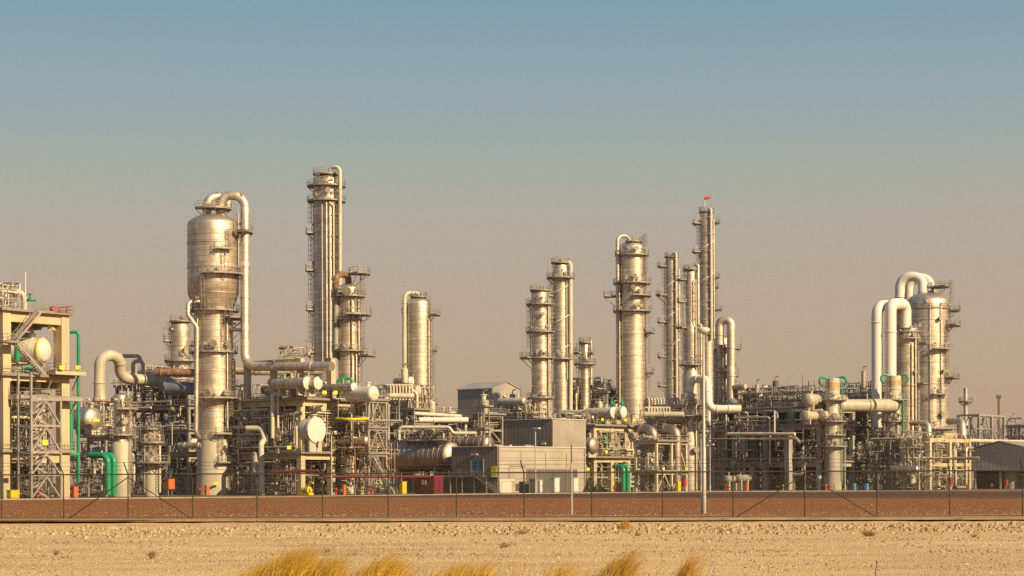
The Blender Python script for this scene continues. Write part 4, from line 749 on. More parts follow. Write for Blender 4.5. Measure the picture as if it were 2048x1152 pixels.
for px, D in ((1507, 462), (1577, 452)):
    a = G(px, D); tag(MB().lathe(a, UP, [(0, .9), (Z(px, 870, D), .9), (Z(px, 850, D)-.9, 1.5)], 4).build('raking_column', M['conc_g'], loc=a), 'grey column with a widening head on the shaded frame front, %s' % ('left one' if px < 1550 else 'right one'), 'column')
# between and right of the pale stacks
F8 = Fr(1768, 470); z8 = [Z(1768, y, 470) for y in (920, 872, 832, 792)]
frame('brown steel frame between the two pale stacks', F8, 3, 1, 5.4, 6, z8, m='steel', cw=.5, bd=.5, over=.6, brace=.7, name='steel_structure')
clutter('low in the steel frame between the pale stacks', F8, -1, 17, -2, 8, .3, z8[1], 12, 260, 1, 3, ('galv', 'steel', 'pipe_cream'), .3, (z8[0]+1, z8[0]-2.5), 110)
clutter('high in the steel frame between the pale stacks', F8, -1, 17, -2, 8, z8[1], z8[3]+3.6, 12, 260, 2, 3, ('galv', 'steel', 'pipe_cream'), .3, (z8[1]+1, z8[2]+1.2, z8[3]+1), 90)
F8b = Fr(1858, 442); z8b = [Z(1858, y, 442) for y in (926, 876)]
frame('yellowish concrete frame of slender columns below the huge vessel', F8b, 1, 2, 6, 10, z8b, m='conc', cw=.95, bd=.8, over=.5, name='concrete_structure', rails=False, decks=[])
clutter('in the yellowish frame at right', F8b, -1, 8, -3, 22, .3, z8b[1]+1.6, 14, 280, 2, 4, ('pipe_cream', 'galv', 'pipe_alu'), .3, (z8b[0]+.8, z8b[0]+3, 3), 140)
F8c = Fr(1838, 448); frame('cream pipe portal left of the yellowish concrete frame', F8c, 1, 1, 4, 4.2, [Z(1838, 932, 448), Z(1838, 880, 448)], m='pipe_cream', cw=.5, bd=.5, over=.4, name='steel_structure', rails=False, decks=[])
clutter('around the foot of the right pale stack', Fr(1840, 452), -1, 14, -2, 4, .3, Z(1840, 860, 452), 8, 170, 1, 2, ('pipe_cream', 'galv', 'steel'), .28, (6, 10), 80)
FT = Fr(1856, 482); frame('heavy concrete table under the huge dome topped vessel', FT, 1, 1, 9, 9, [Z(1856, 866, 482)], a0=-4.5, b0=-4.5, m='conc', cw=1.3, bd=1.6, over=.6, name='concrete_structure', rails=False)
clutter('behind the yellowish frame at right', FT, -6, 10, -8, 16, .3, Z(1856, 870, 482), 8, 240, 2, 2, ('galv', 'steel', 'pipe_cream'), .36, (5, 9, 13), 90)
# far right and far background
FB = Fr(1958, 540); zf = [Z(1958, y, 540) for y in (890, 828)]
frame('distant lattice frame behind the right end', FB, 1, 2, 6, 8, zf, m='steel', cw=.6, bd=.5, over=.3, brace=1, name='steel_structure', rails=False, decks=[zf[0]])
clutter('in the distant lattice frame at right', FB, 0, 7, -3, 18, zf[0]-4, zf[1]-4, 5, 110, 0, 1, ('galv', 'steel', 'dgreen'), .3, (zf[0]+2,), 40)
q = G(1932, 560); t = thing('flare_stack', 'distant plain chimney right of the huge vessel', 'chimney', q); zz = Z(1932, 776, 560); MB().lathe(q, UP, [(0, .9), (zz*.97, .55), (zz, .6)], 20).build('flue', M['pipe_alu'], t); platform(t, q, Z(1932, 803, 560), .7, 2, -180, 180)
q = G(1998, 640); t = thing('crane_mast', 'dark distant telescopic crane mast near the right edge', 'crane', q); h = Z(1998, 790, 640); b = MB()
for f0, f1, w in ((0, .45, .9), (.45, .72, .72), (.72, .96, .58)): b.box(q+UP*(h*(f0+f1)/2), w, w, h*(f1-f0))
b.build('boom', M['dark'], t); MB().box(q+UP*(h*.98), 1.3, 1.0, h*.04).build('boom_head', M['dark'], t)
FC = Fr(2062, 800); zfc = [Z(2062, y, 800) for y in (905, 872, 850)]
frame('hazy far off plant at the right edge', FC, 2, 2, 6, 8, zfc, m='steel', cw=.7, bd=.6, over=.4, brace=.7, name='steel_structure', rails=False)
clutter('in the far off plant at the right edge', FC, 0, 13, 0, 17, 8, zfc[2]+5, 8, 130, 1, 3, ('galv', 'steel', 'pipe_cream'), .4, (zfc[0], zfc[1]), 40)
q = FC.p(4, 6, 0); tag(MB().lathe(q, UP, [(0, .9), (Z(2022, 842, 800), .7)], 14).build('flare_stack', M['pipe_white'], loc=q), 'small pale chimney on the far off plant at the right edge', 'chimney')
# ------------------------------------------------------------------ buildings
def block(label, fr, la, lb, h, mA, mB, name='building', cat='building', par=0.35, a0=0, b0=0, roof='dark', zb=0.0):
    t = thing(name, label, cat, fr.p(a0, b0, zb)); e = .25
    MB().gbox(fr.p(a0+la/2, b0+.02+e/2, (zb+h)/2), la, e, h-zb).build('wall', M[mA], t)               # left face, its shade painted in as darker sheeting
    MB().gbox(fr.p(a0+e/2, b0+e+.03+(lb-e)/2, (zb+h)/2), e, lb-e, h-zb).build('wall', M[mB], t)             # right face, painted lighter as the lit side
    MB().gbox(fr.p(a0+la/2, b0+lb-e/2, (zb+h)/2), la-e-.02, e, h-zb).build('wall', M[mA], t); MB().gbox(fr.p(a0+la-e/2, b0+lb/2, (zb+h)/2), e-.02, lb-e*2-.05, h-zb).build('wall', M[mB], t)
    rf = MB().gbox(fr.p(a0+la/2, b0+lb/2, h-.5), la-.6, lb-.6, .2).build('roof', M[roof], t)
    k = MB(); k.gbox(fr.p(a0+la/2, b0-.02, h+.05), la+.1, .34, .16); k.gbox(fr.p(a0-.02, b0+lb/2+.16, h+.05), .34, lb-.2, .16); k.build('roof_trim', M['lamp'], t)
    return t
B1 = Fr(995, 386); hb = Z(995, 893, 386); LA, LB = B1.a_at(903), B1.b_at(1171)
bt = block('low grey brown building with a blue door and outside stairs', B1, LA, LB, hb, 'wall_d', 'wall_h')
da = 5.0; zd = 3.3; zdt = zd+3.2
MB().gbox(B1.p(da, -.03, (zd+zdt)/2), 2.9, .1, zdt-zd).build('door', M['blue'], bt)
MB().gbox(B1.p(da, -.1, (zd+zdt)/2), .06, .06, zdt-zd).build('door_split', M['dark'], bt)
MB().gbox(B1.p(da+.6, -.25, zdt+1), 1.6, .4, .28).build('wall_lamp', M['lamp'], bt)
MB().gbox(B1.p(.9, -.04, 4.2), 1.3, .08, 1.9).build('yellow_sign', M['sign'], bt)
MB().gbox(B1.p(LA/2, -1.2, zd-.12), LA+1, 2.4, .2).build('landing', M['rail'], bt)
MB().gbox(B1.p(LA/2+.3, -.12, zd/2-.1), LA-.2, .12, zd-.3).build('plinth', M['dark'], bt)
r = MB(); rail_path(r, [B1.p(LA+.4, -2.3, zd), B1.p(4.2, -2.3, zd)], step=1.5); rail_path(r, [B1.p(LA+.4, -2.3, zd), B1.p(LA+.4, -.1, zd)]); r.build('handrail', M['rail'], bt)
for a in (1, 4, 7, 10, 12.5): MB().gbox(B1.p(a, -2.2, zd/2-.12), .22, .22, zd-.26).build('landing_post', M['galv'], bt)
stairs(bt, B1.p(3.6, -1.8, zd), B1.p(-1.6, -1.8, .05), 1.3)
# right face: grey infill panels, roller door, pale plinth, wall joints
for i in range(4): MB().gbox(B1.p(-.05, 11.2+i*4.25, 2.35), .12, 4.1, 4.5).build('grey_panel', M['panel'], bt)
MB().gbox(B1.p(-.05, 2.8, 1.15), .12, 3.0, 2.2).build('roller_door', M['lamp'], bt); MB().gbox(B1.p(-.09, 2.8, 2.45), .2, 4.6, .4).build('door_lintel', M['vessel_white'], bt); MB().gbox(B1.p(-.12, .75, 1.2), .2, .5, 2.3).build('door_pillar', M['vessel_white'], bt)
for b in (7.4, 15.4, 22.4): MB().gbox(B1.p(-.03, b, 6.4), .07, .1, hb-6).build('panel_joint', M['dark'], bt)
for a0_, w_ in ((da-1.55, .18), (da+1.55, .18)): MB().gbox(B1.p(a0_, -.06, (zd+zdt)/2), w_, .16, zdt-zd+.2).build('door_frame', M['galv'], bt)
for b in (.35, LB-.4): MB().tube([B1.p(-.14, b, .1), B1.p(-.14, b, hb-.15)], .09, None, 8).build('downpipe', M['steel'], bt)
MB().tube([B1.p(-.1, 3.6, 2.9), B1.p(-.1, 3.6, 5.2), B1.p(-.1, 9, 5.2)], .06, .2, 6).build('conduit', M['galv'], bt)
for b in (6.2, 8.2): MB().gbox(B1.p(-.06, b, 1.1), .14, 1.1, 1.4).build('louvre', M['dark'], bt)
for a, b, s in ((4, 14, 1.5), (7.5, 20, 1.1)): MB().gbox(B1.p(a, b, hb+.1), s, s*1.4, .9).build('roof_unit', M['galv'], bt)
for a, b in ((6, 5), (7, 5.6), (4, 9)): MB().gbox(B1.p(a, b, hb+.2), .5, .5, .6).build('roof_vent', M['white'], bt)
B2 = Fr(1105, 408); h2 = Z(1105, 838, 408)
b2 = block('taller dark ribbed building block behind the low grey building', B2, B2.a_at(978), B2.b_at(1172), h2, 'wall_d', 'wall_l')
MB().gbox(B2.p(2.2, -.08, Z(1100, 887, 408)), 1.0, .2, .5).build('wall_lamp', M['lamp'], b2)
# gabled hall far behind
B3 = Fr(985, 560); h3 = Z(985, 777, 560); la, lb = 12.5, 13; z0 = 0
bt3 = thing('gabled_hall', 'tall narrow gabled hall standing behind the rack, shade coloured side and beige end', 'building', B3.p(0, 0))
MB().gbox(B3.p(la/2, .15, h3/2), la, .3, h3).build('wall', M['wall_b'], bt3); MB().gbox(B3.p(la/2, lb-.15, h3/2), la, .3, h3).build('wall', M['wall_b'], bt3)  # side walls have their shade put into darker sheeting
g = MB(); rise = 1.9
for a in (.02, la-.32):
    n = len(g.v)
    for aa in (a, a+.3):
        for b, z in ((.31, 0), (lb-.31, 0), (lb-.31, h3), (lb/2, h3+rise), (.31, h3)): g.v.append(B3.p(aa, b, z))
    g.face([n+4, n+3, n+2, n+1, n]); g.face([n+5+i for i in range(5)])
    for i in range(5): j = (i+1) % 5; g.face([n+i, n+j, n+5+j, n+5+i])
g.build('gable_wall', M['wall_far'], bt3)
for sgn in (0, 1):
    p = MB(); b0_, b1_ = (-.35, lb/2) if sgn == 0 else (lb/2, lb+.35); za_, zb_ = (h3-.05, h3+rise+.12) if sgn == 0 else (h3+rise+.12, h3-.05); n = len(p.v)
    for dz in (0, .18):
        for a, b, z in ((-.3, b0_, za_), (la+.3, b0_, za_), (la+.3, b1_, zb_), (-.3, b1_, zb_)): p.v.append(B3.p(a, b, z+dz))
    for q in ((3, 2, 1, 0), (4, 5, 6, 7), (0, 1, 5, 4), (1, 2, 6, 5), (2, 3, 7, 6), (3, 0, 4, 7)): p.face([n+i for i in q])
    p.build('roof', M['roof'], bt3)
MB().gbox(B3.p(-.06, 3.8, Z(1000, 815, 560)), .12, 2.6, 4).build('louvre', M['dark'], bt3); MB().gbox(B3.p(-.3, 5.4, Z(1010, 791, 560)), .6, 1.6, .4).build('wall_lamp', M['lamp'], bt3)
# shed at the right edge
BS = Fr(2105, 462); L_, hE, hA, dz0 = 26, Z(2105, 908, 462), Z(2105, 908, 462)+3.0, Z(2105, 941, 462)
bs = thing('open_shed', 'wide grey gabled shed with an open base at the right edge', 'shed', BS.p(0, 0))
g = MB(); pr_ = ((0, dz0), (L_, dz0), (L_, hE), (L_*.5, hA), (0, hE)); n = 0
for bb in (0, .25):
    for a, z in pr_: g.v.append(BS.p(a, bb, z))
g.face([0, 1, 2, 3, 4]); g.face([9, 8, 7, 6, 5])
for i in range(5): j = (i+1) % 5; g.face([i, i+5, j+5, j])
g.build('gable_wall', M['shed'], bs)
for a0_, a1_, za_, zb_ in ((-.4, L_/2, hE-.02, hA+.06), (L_/2, L_+.4, hA+.06, hE-.02)):
    p = MB()
    for dz in (.06, .24):
        for a, b, z in ((a0_, -.5, za_), (a0_, 22, za_), (a1_, 22, zb_), (a1_, -.5, zb_)): p.v.append(BS.p(a, b, z+dz))
    for q in ((3, 2, 1, 0), (4, 5, 6, 7), (0, 1, 5, 4), (1, 2, 6, 5), (2, 3, 7, 6), (3, 0, 4, 7)): p.face(list(q))
    p.build('roof', M['wall_l'], bs)
for i in range(5): MB().gbox(BS.p(.3+i*6.35, .4, dz0/2), .4, .4, dz0).build('post', M['conc_g'], bs)
MB().gbox(BS.p(L_/2, 14, dz0/2+.8), L_, .3, dz0+1.6).build('back_wall', M['dark'], bs)
for a, c, mm in ((12, 'pale round storage tank under the open shed, left one', 'conc_g'), (6, 'pale round storage tank under the open shed, right one', 'pipe_alu')):
    q = BS.p(a, 5); t = thing('storage_tank', c, 'tank', q); MB().lathe(q, UP, [(0, 2.0), (4.2, 2.0), (4.6, .4), (4.9, .3)], 26).build('shell', M[mm], t); ladder(t, q, 2, 20, 0, 4.2, False)
# red container, yellow box
def gthing(px, D, a=0, b=0): return G(px, D)
q = G(858, 362); t = thing('equipment_container', 'dark red container with double doors in front of the striped tank', 'container', q)
MB().gbox(q+UP*1.65, 4.6, 2.6, 2.9).build('body', M['maroon'], t)
for b in (-.62, .62): MB().gbox(q+AX*2.33+BX*b+UP*1.6, .08, 1.15, 2.5).build('door', M['maroon'], t)
for a in (-1.6, 0, 1.5): MB().gbox(q-BX*1.34+AX*a+UP*1.6, 1.35, .08, 2.4).build('side_panel', M['maroon'], t)
for a in (-.35, .35): MB().gbox(q-BX*1.4+AX*a+UP*2.1, .4, .05, .8).build('vent_grille', M['lamp'], t)
MB().gbox(q+UP*3.2, 4.8, 2.8, .2).build('lid', M['red'], t); MB().gbox(q+UP*.1, 4.4, 2.4, .18).build('base_frame', M['dark'], t)
# ------------------------------------------------------------------ small things at ground level
def hydrant(label, px, D):
    q = G(px, D); t = thing('fire_hydrant', label, 'hydrant', q)
    MB().lathe(q, UP, [(0, .26), (.1, .26), (.12, .17), (1.0, .17), (1.02, .24), (1.1, .24), (1.25, .16), (1.32, .05)], 14).build('body', M['red'], t)
    for s in (-1, 1): MB().lathe(q+UP*.8, AX*s, [(.1, .1), (.38, .1), (.38, .14), (.46, .14)], 10).build('outlet', M['red'], t)
for px, D, lb in ((123, 296, 'red hydrant at the right foot of the left stair tower'), (75, 284, 'red hydrant under the left stair tower'), (399, 348, 'red hydrant at the left foot of the largest vessel'), (672, 338, 'red hydrant in front of the centre frame'), (741, 338, 'red hydrant below the slim braced tower'), (1229, 402, 'red hydrant beside the paired green pipes'), (1456, 440, 'red hydrant before the shaded frame'), (1659, 440, 'red hydrant left of the left pale stack'), (1934, 445, 'red hydrant at the right end of the yellowish frame'), (1983, 448, 'red hydrant in front of the open shed')): hydrant(lb, px, D)
def cabinet(label, px, D, w, h, lift, m, name='equipment_cabinet', cat='cabinet'):
    q = G(px, D); t = thing(name, label, cat, q)
    MB().gbox(q+UP*(lift+h/2), w*.6, w, h).build('body', M[m], t); MB().gbox(q+AX*(w*.3+.03)+UP*(lift+h/2), .05, w*.86, h*.88).build('door', M[m], t)
    MB().gbox(q+AX*(w*.3+.08)+BX*(w*.3)+UP*(lift+h/2), .05, .06, .25).build('handle', M['dark'], t)
    MB().gbox(q+UP*(lift+h+.04), w*.68, w*1.08, .08).build('lid', M[m], t)
    if lift > .3:
        for s in (-.3, .3): MB().gbox(q+BX*(w*s)+UP*(lift/2), .12, .12, lift).build('leg', M['galv'], t)
    else: MB().gbox(q+UP*(lift/2), w*.5, w*.9, max(.06, lift)).build('plinth', M['conc_g'], t)
for a in (('orange cabinet near the thin green pipe at left', 150, 306, .9, 1.5, .1, 'orange'), ('yellow bin at the far left foot of the concrete frame', 26, 280, 1.5, 1.1, .1, 'yellow'), ('pinkish red cabinet raised on legs left of the largest vessel', 340, 342, 1.4, 1.7, 1.1, 'orange'), ('orange cabinet at the foot of the largest vessel', 414, 346, .75, 1.6, .1, 'orange'),
          ('orange cabinet in front of the centre frame pillar', 688, 340, .6, 1.6, .1, 'orange'), ('yellow cabinet left of the dark red container', 806, 360, 1.2, 2.1, .1, 'yellow'), ('orange cabinet under the right of centre concrete deck', 1237, 402, .95, 1.5, .1, 'orange'), ('yellow cabinet below the brown tinted ducts', 1356, 402, 1.1, 1.9, .1, 'yellow'), ('red cabinet on legs right of the yellow cabinet', 1368, 404, 1.0, 1.3, 1.2, 'red'),
          ('orange cabinet before the shaded frame', 1493, 438, .8, 1.5, .1, 'orange'), ('red cabinet left of the left pale stack', 1653, 441, .7, 1.3, .1, 'red'), ('pale blue cabinet right of the left pale stack', 1708, 442, .9, 1.3, .1, 'lblue'), ('second pale blue cabinet between the pale stacks', 1733, 442, .9, 1.3, .1, 'lblue'), ('red cabinet on legs in front of the yellowish frame', 1901, 436, .9, 1.4, 1.2, 'red'), ('bright red box on a post in front of the open shed', 2012, 446, 1.0, 1.2, .9, 'red'),
          ('grey transformer cabinet left of three beside the low building', 1072, 372, 2.2, 2.4, .2, 'steel'), ('grey transformer cabinet in the middle of three beside the low building', 1110, 382, 1.6, 2.6, .2, 'white'), ('grey transformer cabinet right of three beside the low building', 1148, 391, 1.6, 2.6, .2, 'white'), ('pale switch box in front of the low building wall', 1080, 366, .8, 2.0, .3, 'white'), ('dark green tank housing left of the transformer cabinets', 1048, 374, 1.7, 2.0, .1, 'dgreen')): cabinet(*a)
q = G(612, 336); t = thing('pump', 'yellow portable pump set in front of the centre frame', 'pump', q)
MB().lathe(q+UP*.9-AX*.9, AX, [(0, .45), (1.2, .45), (1.25, .6), (1.7, .6), (1.75, .3), (2.1, .3)], 16).build('motor', M['yellow'], t); MB().gbox(q+UP*.25, 2.4, 1.2, .4).build('base_frame', M['yellow'], t); MB().tube([q+UP*1.2+AX*.6, q+UP*2.1+AX*.6, q+UP*2.1+AX*1.6], .18, .4, 10).build('outlet_pipe', M['yellow'], t)
for i, (px, D) in enumerate(((1566, 404), (1589, 404), (1610, 404), (1652, 432), (1668, 434))):
    q = G(px, D); lb = ('leftmost striped bollard by the road before the dark green risers', 'second striped bollard by the road before the dark green risers', 'third striped bollard by the road, beside the fence brace', 'striped bollard at the left foot of the left pale stack', 'striped bollard in front of the left pale stack')[i]
    t = thing('bollard', lb, 'bollard', q); MB().lathe(q, UP, [(0, .13), (1.25, .13), (1.32, .06)], 12).build('post', M['yellow'], t); b = MB()
    for z in (.2, .55, .9): b.lathe(q+UP*z, UP, [(0, .131), (0, .137), (.18, .137), (.18, .131)], 12)
    b.build('black_stripes', M['black'], t)
for px, y, w, h, D, lb in ((432, 967, 1.3, .5, 352, 'yellow plate low on the beige base of the largest vessel'), (222, 968, .7, .5, 348.2, 'yellow plate low on the slender beige column'), (350, 968, 0, 0, 0, ''), (90, 885, .9, .7, 278, 'yellow sign on the left stair tower'), (578, 895, 1.0, .6, 338.5, 'left yellow sign on the lower rail of the centre frame'), (606, 895, 1.0, .6, 338.5, 'right yellow sign on the lower rail of the centre frame'), (649, 785, 1.0, .6, 341, 'yellow sign on the upper rail left of the concrete pillar'), (671, 785, 1.0, .6, 342, 'yellow sign on the upper rail right of the concrete pillar'),
        (124, 735, .9, .55, 289, 'left yellow sign on the upper walkway of the left frame'), (156, 735, .9, .55, 294, 'right yellow sign on the upper walkway of the left frame'), (1205, 839, .8, .6, 419, 'leftmost yellow sign on the rail under the white disc exchangers'), (1251, 840, .8, .6, 425, 'middle yellow sign on the rail under the white disc exchangers'), (1268, 840, .8, .6, 428, 'rightmost yellow sign on the rail under the white disc exchangers'), (1213, 904, .8, .6, 420, 'left yellow sign on the lower rail right of the grey building'), (1268, 905, .8, .6, 428, 'right yellow sign on the lower rail right of the grey building'), (1327, 937, .8, .6, 402, 'left yellow sign below the brown tinted ducts'), (1373, 937, .8, .6, 406, 'right yellow sign below the brown tinted ducts'), (1176, 938, .9, .6, 396, 'yellow sign at the right corner of the low building'), (1757, 958, .8, .8, 438, '')):
    if not lb: continue
    q = P(px, y, D); tag(MB().gbox(q, .05, w, h).build('yellow_sign', M['sign'], loc=q), lb, 'sign')
q = G(1757, 436); t = thing('round_sign', 'small blue sign on a post in front of the right pale stack', 'sign', q); MB().gbox(q+UP*1.4, .1, .1, 2.8).build('post', M['galv'], t); MB().lathe(q+UP*2.7+AX*.08, AX, [(0, .45), (.05, .45)], 18).build('sign_plate', M['blue'], t)
q = G(1638, 438); t = thing('sign_board', 'small blue and white notice board left of the left pale stack', 'sign', q); MB().gbox(q+UP*1.5, .1, .1, 3).build('post', M['galv'], t); MB().gbox(q+UP*2.9+AX*.08, .06, 1.6, .8).build('board', M['blue'], t); MB().gbox(q+UP*2.9+AX*.13+BX*.4, .05, .6, .6).build('white_panel', M['white'], t)
# lamps
def lamp(label, px, D, ytop, r=.11):
    q = G(px, D); z = Z(px, ytop, D); t = thing('street_lamp', label, 'lamp post', q)
    MB().lathe(q, UP, [(0, r*1.9), (1.2, r*1.9), (1.25, r*1.2), (z, r)], 12).build('pole', M['pole'], t); MB().gbox(q+UP*(z+.12)+AX*.35, 1.2, .6, .26).build('lamp_head', M['lamp'], t)
for a in (('slim lamp post in front of the low grey building', 1071, 362, 858), ('lamp post right of the light mast, taller of two', 1402, 410, 873), ('lamp post right of the light mast, shorter of two', 1420, 424, 890), ('lamp post beside the left pale stack', 1690, 438, 878), ('lamp post left of the yellowish frame', 1838, 436, 905), ('lamp post in front of the paved edge of the centre frame', 663, 336, 865)): lamp(*a)
q = G(1408, 133); z = Z(1408, 660, 133); t = thing('light_mast', 'tall pale light mast with a saucer shaped lamp ring, inside the fence', 'light mast', q)
MB().lathe(q, UP, [(0, .145), (4.4, .14), (4.45, .105), (z, .075)], 16).build('pole', M['pole'], t)
MB().lathe(q+UP*(z-.25), UP, [(0, .12), (.05, .3), (.2, .42), (.34, .42), (.42, .3), (.46, .02)], 24).build('lamp_ring', M['lamp'], t)
MB().box(q+V((-.19, 0, .75)), .1, .14, 1.3).build('control_box', M['dark'], t)
q = G(1143, 131); z = Z(1143, 889, 131); t = thing('camera_pole', 'shorter white pole with a dark upper half beside the fence', 'pole', q); MB().lathe(q, UP, [(0, .085), (z-1.2, .06)], 12).build('lower_pole', M['pole'], t); MB().box(q+UP*(z-.6), .09, .09, 1.2).build('dark_upper_section', M['dark'], t)
# ------------------------------------------------------------------ security fence
def fD(px): return 124-5*px/2048
fpx = (3, 127, 256, 385, 514, 645, 776, 913, 1048, 1183, 1325, 1466, 1609, 1754, 1899, 2045)
def ftop(px): return G(px, fD(px), 2.74)
fe = thing('security_fence', 'dark green chain link fence with cranked posts across the whole foreground', 'fence', G(1024, fD(1024)))
xs = [-642, -514, -386, -258, -128]+list(fpx)+[2192, 2340, 2490, 2642, 2796]; arm = V((-.22, -.3, .72))
for px in xs:
    b = G(px, fD(px), -.15); MB().tube([b, G(px, fD(px), 2.75), G(px, fD(px), 2.75)+arm], .04, .1, 8).build('post', M['fence'], fe)
for p, q in ((256, 137), (256, 383), (1609, 1472), (1609, 1752)):
    MB().tube([G(p, fD(p)+.02, 2.55), G(q, fD(q)+.02, 0)], .035, None, 6).build('brace', M['fence'], fe)
for z, rr in ((2.74, .042), (1.35, .012), (.06, .02)): MB().tube([G(px, fD(px)-.045, z) for px in (xs[0], xs[-1])], rr, None, 6).build('tension_wire', M['fence'], fe)
for f in (.35, .68, .98): MB().tube([G(px, fD(px), 2.75)+arm*f for px in (xs[0], xs[-1])], .011, None, 5).build('barbed_wire', M['fence'], fe)
for i in range(len(xs)-1):
    p, q = G(xs[i], fD(xs[i])-.05), G(xs[i+1], fD(xs[i+1])-.05); L = (q-p).length; u = (q-p)/L; h = 2.66; b = MB(); n = int((L+h)/.11)
    for k in range(n):
        for sg in (0, 1):
            s0, s1 = k*.11-h, k*.11; z0, z1 = .05, .05+h
            if s0 < 0: z0 += -s0; s0 = 0
            if s1 > L: z1 -= s1-L; s1 = L
            if s1-s0 < .05: continue
            if sg: s0, s1, = L-s0, L-s1
            a, c = p+u*s0+UP*z0, p+u*s1+UP*z1; w = UP*.0055; n0 = len(b.v); off = V((0, .004*(sg*2-1), 0))
            b.v += [a-w+off, c-w+off, c+w+off, a+w+off]; b.face([n0, n0+1, n0+2, n0+3])
    b.build('mesh_panel', M['fence'], fe)
# ------------------------------------------------------------------ ground
from mathutils import noise as NZ
def st(o): o['kind'] = 'structure'; return o
def gmat(name, c1, c2, c3, sc=2.0, fine=18, bump=.5, rough=.95, dist=.04, speck=.0, sc_c=(1, 1, 1)):
    m, nt, N, L, b = _new(name); g = N.new('ShaderNodeNewGeometry')
    n1 = N.new('ShaderNodeTexNoise'); n1.inputs['Scale'].default_value = sc*.12; n1.inputs['Detail'].default_value = 8; n1.inputs['Roughness'].default_value = .65
    mp = N.new('ShaderNodeMapping'); mp.inputs['Scale'].default_value = (.45, 1, 1); L.new(g.outputs['Position'], mp.inputs[0]); L.new(mp.outputs[0], n1.inputs['Vector'])
    r1 = N.new('ShaderNodeValToRGB'); e = r1.color_ramp.elements; e[0].position = .36; e[0].color = (*c1, 1); e[1].position = .62; e[1].color = (*c2, 1); L.new(n1.outputs[0], r1.inputs[0])
    v = N.new('ShaderNodeTexVoronoi'); v.inputs['Scale'].default_value = fine; L.new(g.outputs['Position'], v.inputs['Vector'])
    sp = N.new('ShaderNodeSeparateColor'); L.new(v.outputs['Color'], sp.inputs[0])
    r2 = N.new('ShaderNodeValToRGB'); e = r2.color_ramp.elements; e[0].position = .0; e[0].color = (.66, .62, .58, 1); e[1].position = 1; e[1].color = (1.0, 1.0, 1.0, 1)
    q = r2.color_ramp.elements.new(.35); q.color = (.85, .85, .85, 1); q = r2.color_ramp.elements.new(.8); q.color = (1, 1, 1, 1)
    L.new(sp.outputs[0], r2.inputs[0])
    mx = N.new('ShaderNodeMix'); mx.data_type = 'RGBA'; mx.blend_type = 'MULTIPLY'; mx.inputs[0].default_value = 1; L.new(r1.outputs[0], mx.inputs[6]); L.new(r2.outputs[0], mx.inputs[7])
    mx2 = N.new('ShaderNodeMix'); mx2.data_type = 'RGBA'; mx2.inputs[7].default_value = (*c3, 1); L.new(mx.outputs[2], mx2.inputs[6])
    gt = N.new('ShaderNodeMath'); gt.operation = 'GREATER_THAN'; gt.inputs[1].default_value = 1-speck; L.new(sp.outputs[1], gt.inputs[0]); L.new(gt.outputs[0], mx2.inputs[0])
    L.new(mx2.outputs[2], b.inputs['Base Color']); b.inputs['Roughness'].default_value = rough; b.inputs['Specular IOR Level'].default_value = .2
    n2 = N.new('ShaderNodeTexNoise'); n2.inputs['Scale'].default_value = fine*.4; n2.inputs['Detail'].default_value = 5; L.new(g.outputs['Position'], n2.inputs['Vector'])
    ad = N.new('ShaderNodeMath'); ad.operation = 'ADD'; L.new(n2.outputs[0], ad.inputs[0]); L.new(v.outputs['Distance'], ad.inputs[1])
    bp = N.new('ShaderNodeBump'); bp.inputs['Strength'].default_value = bump; bp.inputs['Distance'].default_value = dist; L.new(ad.outputs[0], bp.inputs['Height']); L.new(bp.outputs[0], b.inputs['Normal'])
    return m
sand_m = gmat('shelly_sand', (.70, .44, .19), (.90, .59, .265), (.95, .78, .48), 2.2, 22, .8, dist=.05, speck=.06)
grav_m = gmat('red_brown_gravel', (.27, .088, .02), (.40, .145, .036), (.58, .27, .10), 3, 9, .9, dist=.06, speck=.14)
verge_m = gmat('sandy_verge', (.34, .21, .105), (.47, .32, .17), (.6, .45, .28), 3, 12, .8, speck=.12)
road_m = gmat('brown_asphalt', (.125, .052, .024), (.16, .07, .034), (.22, .11, .06), 1.2, 8, .2, speck=.05)
pave_m = gmat('plant_paving', (.16, .105, .065), (.22, .15, .095), (.28, .20, .14), 1.0, 4, .2, speck=.03)
def sheet(name, pts, z, m):
    b = MB(); b.v = [V((x, y, z)) for x, y in pts]; b.face(list(range(len(pts)))); return st(b.build(name, m, loc=(0, 0, 0)))
sheet('ground', ((-3000, -200), (3000, -200), (3000, 5000), (-3000, 5000)), -.60, pave_m)
def yD(px, y): return 4000*2.2/(y-(HY-(px-CX)*SL))
def at(px, y): q = G(px, yD(px, y)); return (q.x, q.y)
far = [(-300, 1004), (0, 1000), (300, 997), (700, 992.6), (1000, 988.6), (1400, 984.2), (1750, 982.6), (2048, 982), (2400, 981)]
near = [(2400, 998), (2048, 997), (1750, 996.5), (1400, 996), (1150, 996), (900, 995.6), (760, 994.4), (600, 995.2)]
fl = [at(*q) for q in far]
sheet('plant_paving', [(-600, 200)]+fl+[(900, 430), (900, 2500), (-900, 2500), (-900, 200)][:0]+[(700, fl[-1][1]), (900, 2500), (-900, 2500), (-700, fl[0][1])], .0, pave_m)
kl = [G(-900, 121.2), G(3000, 113.5)]
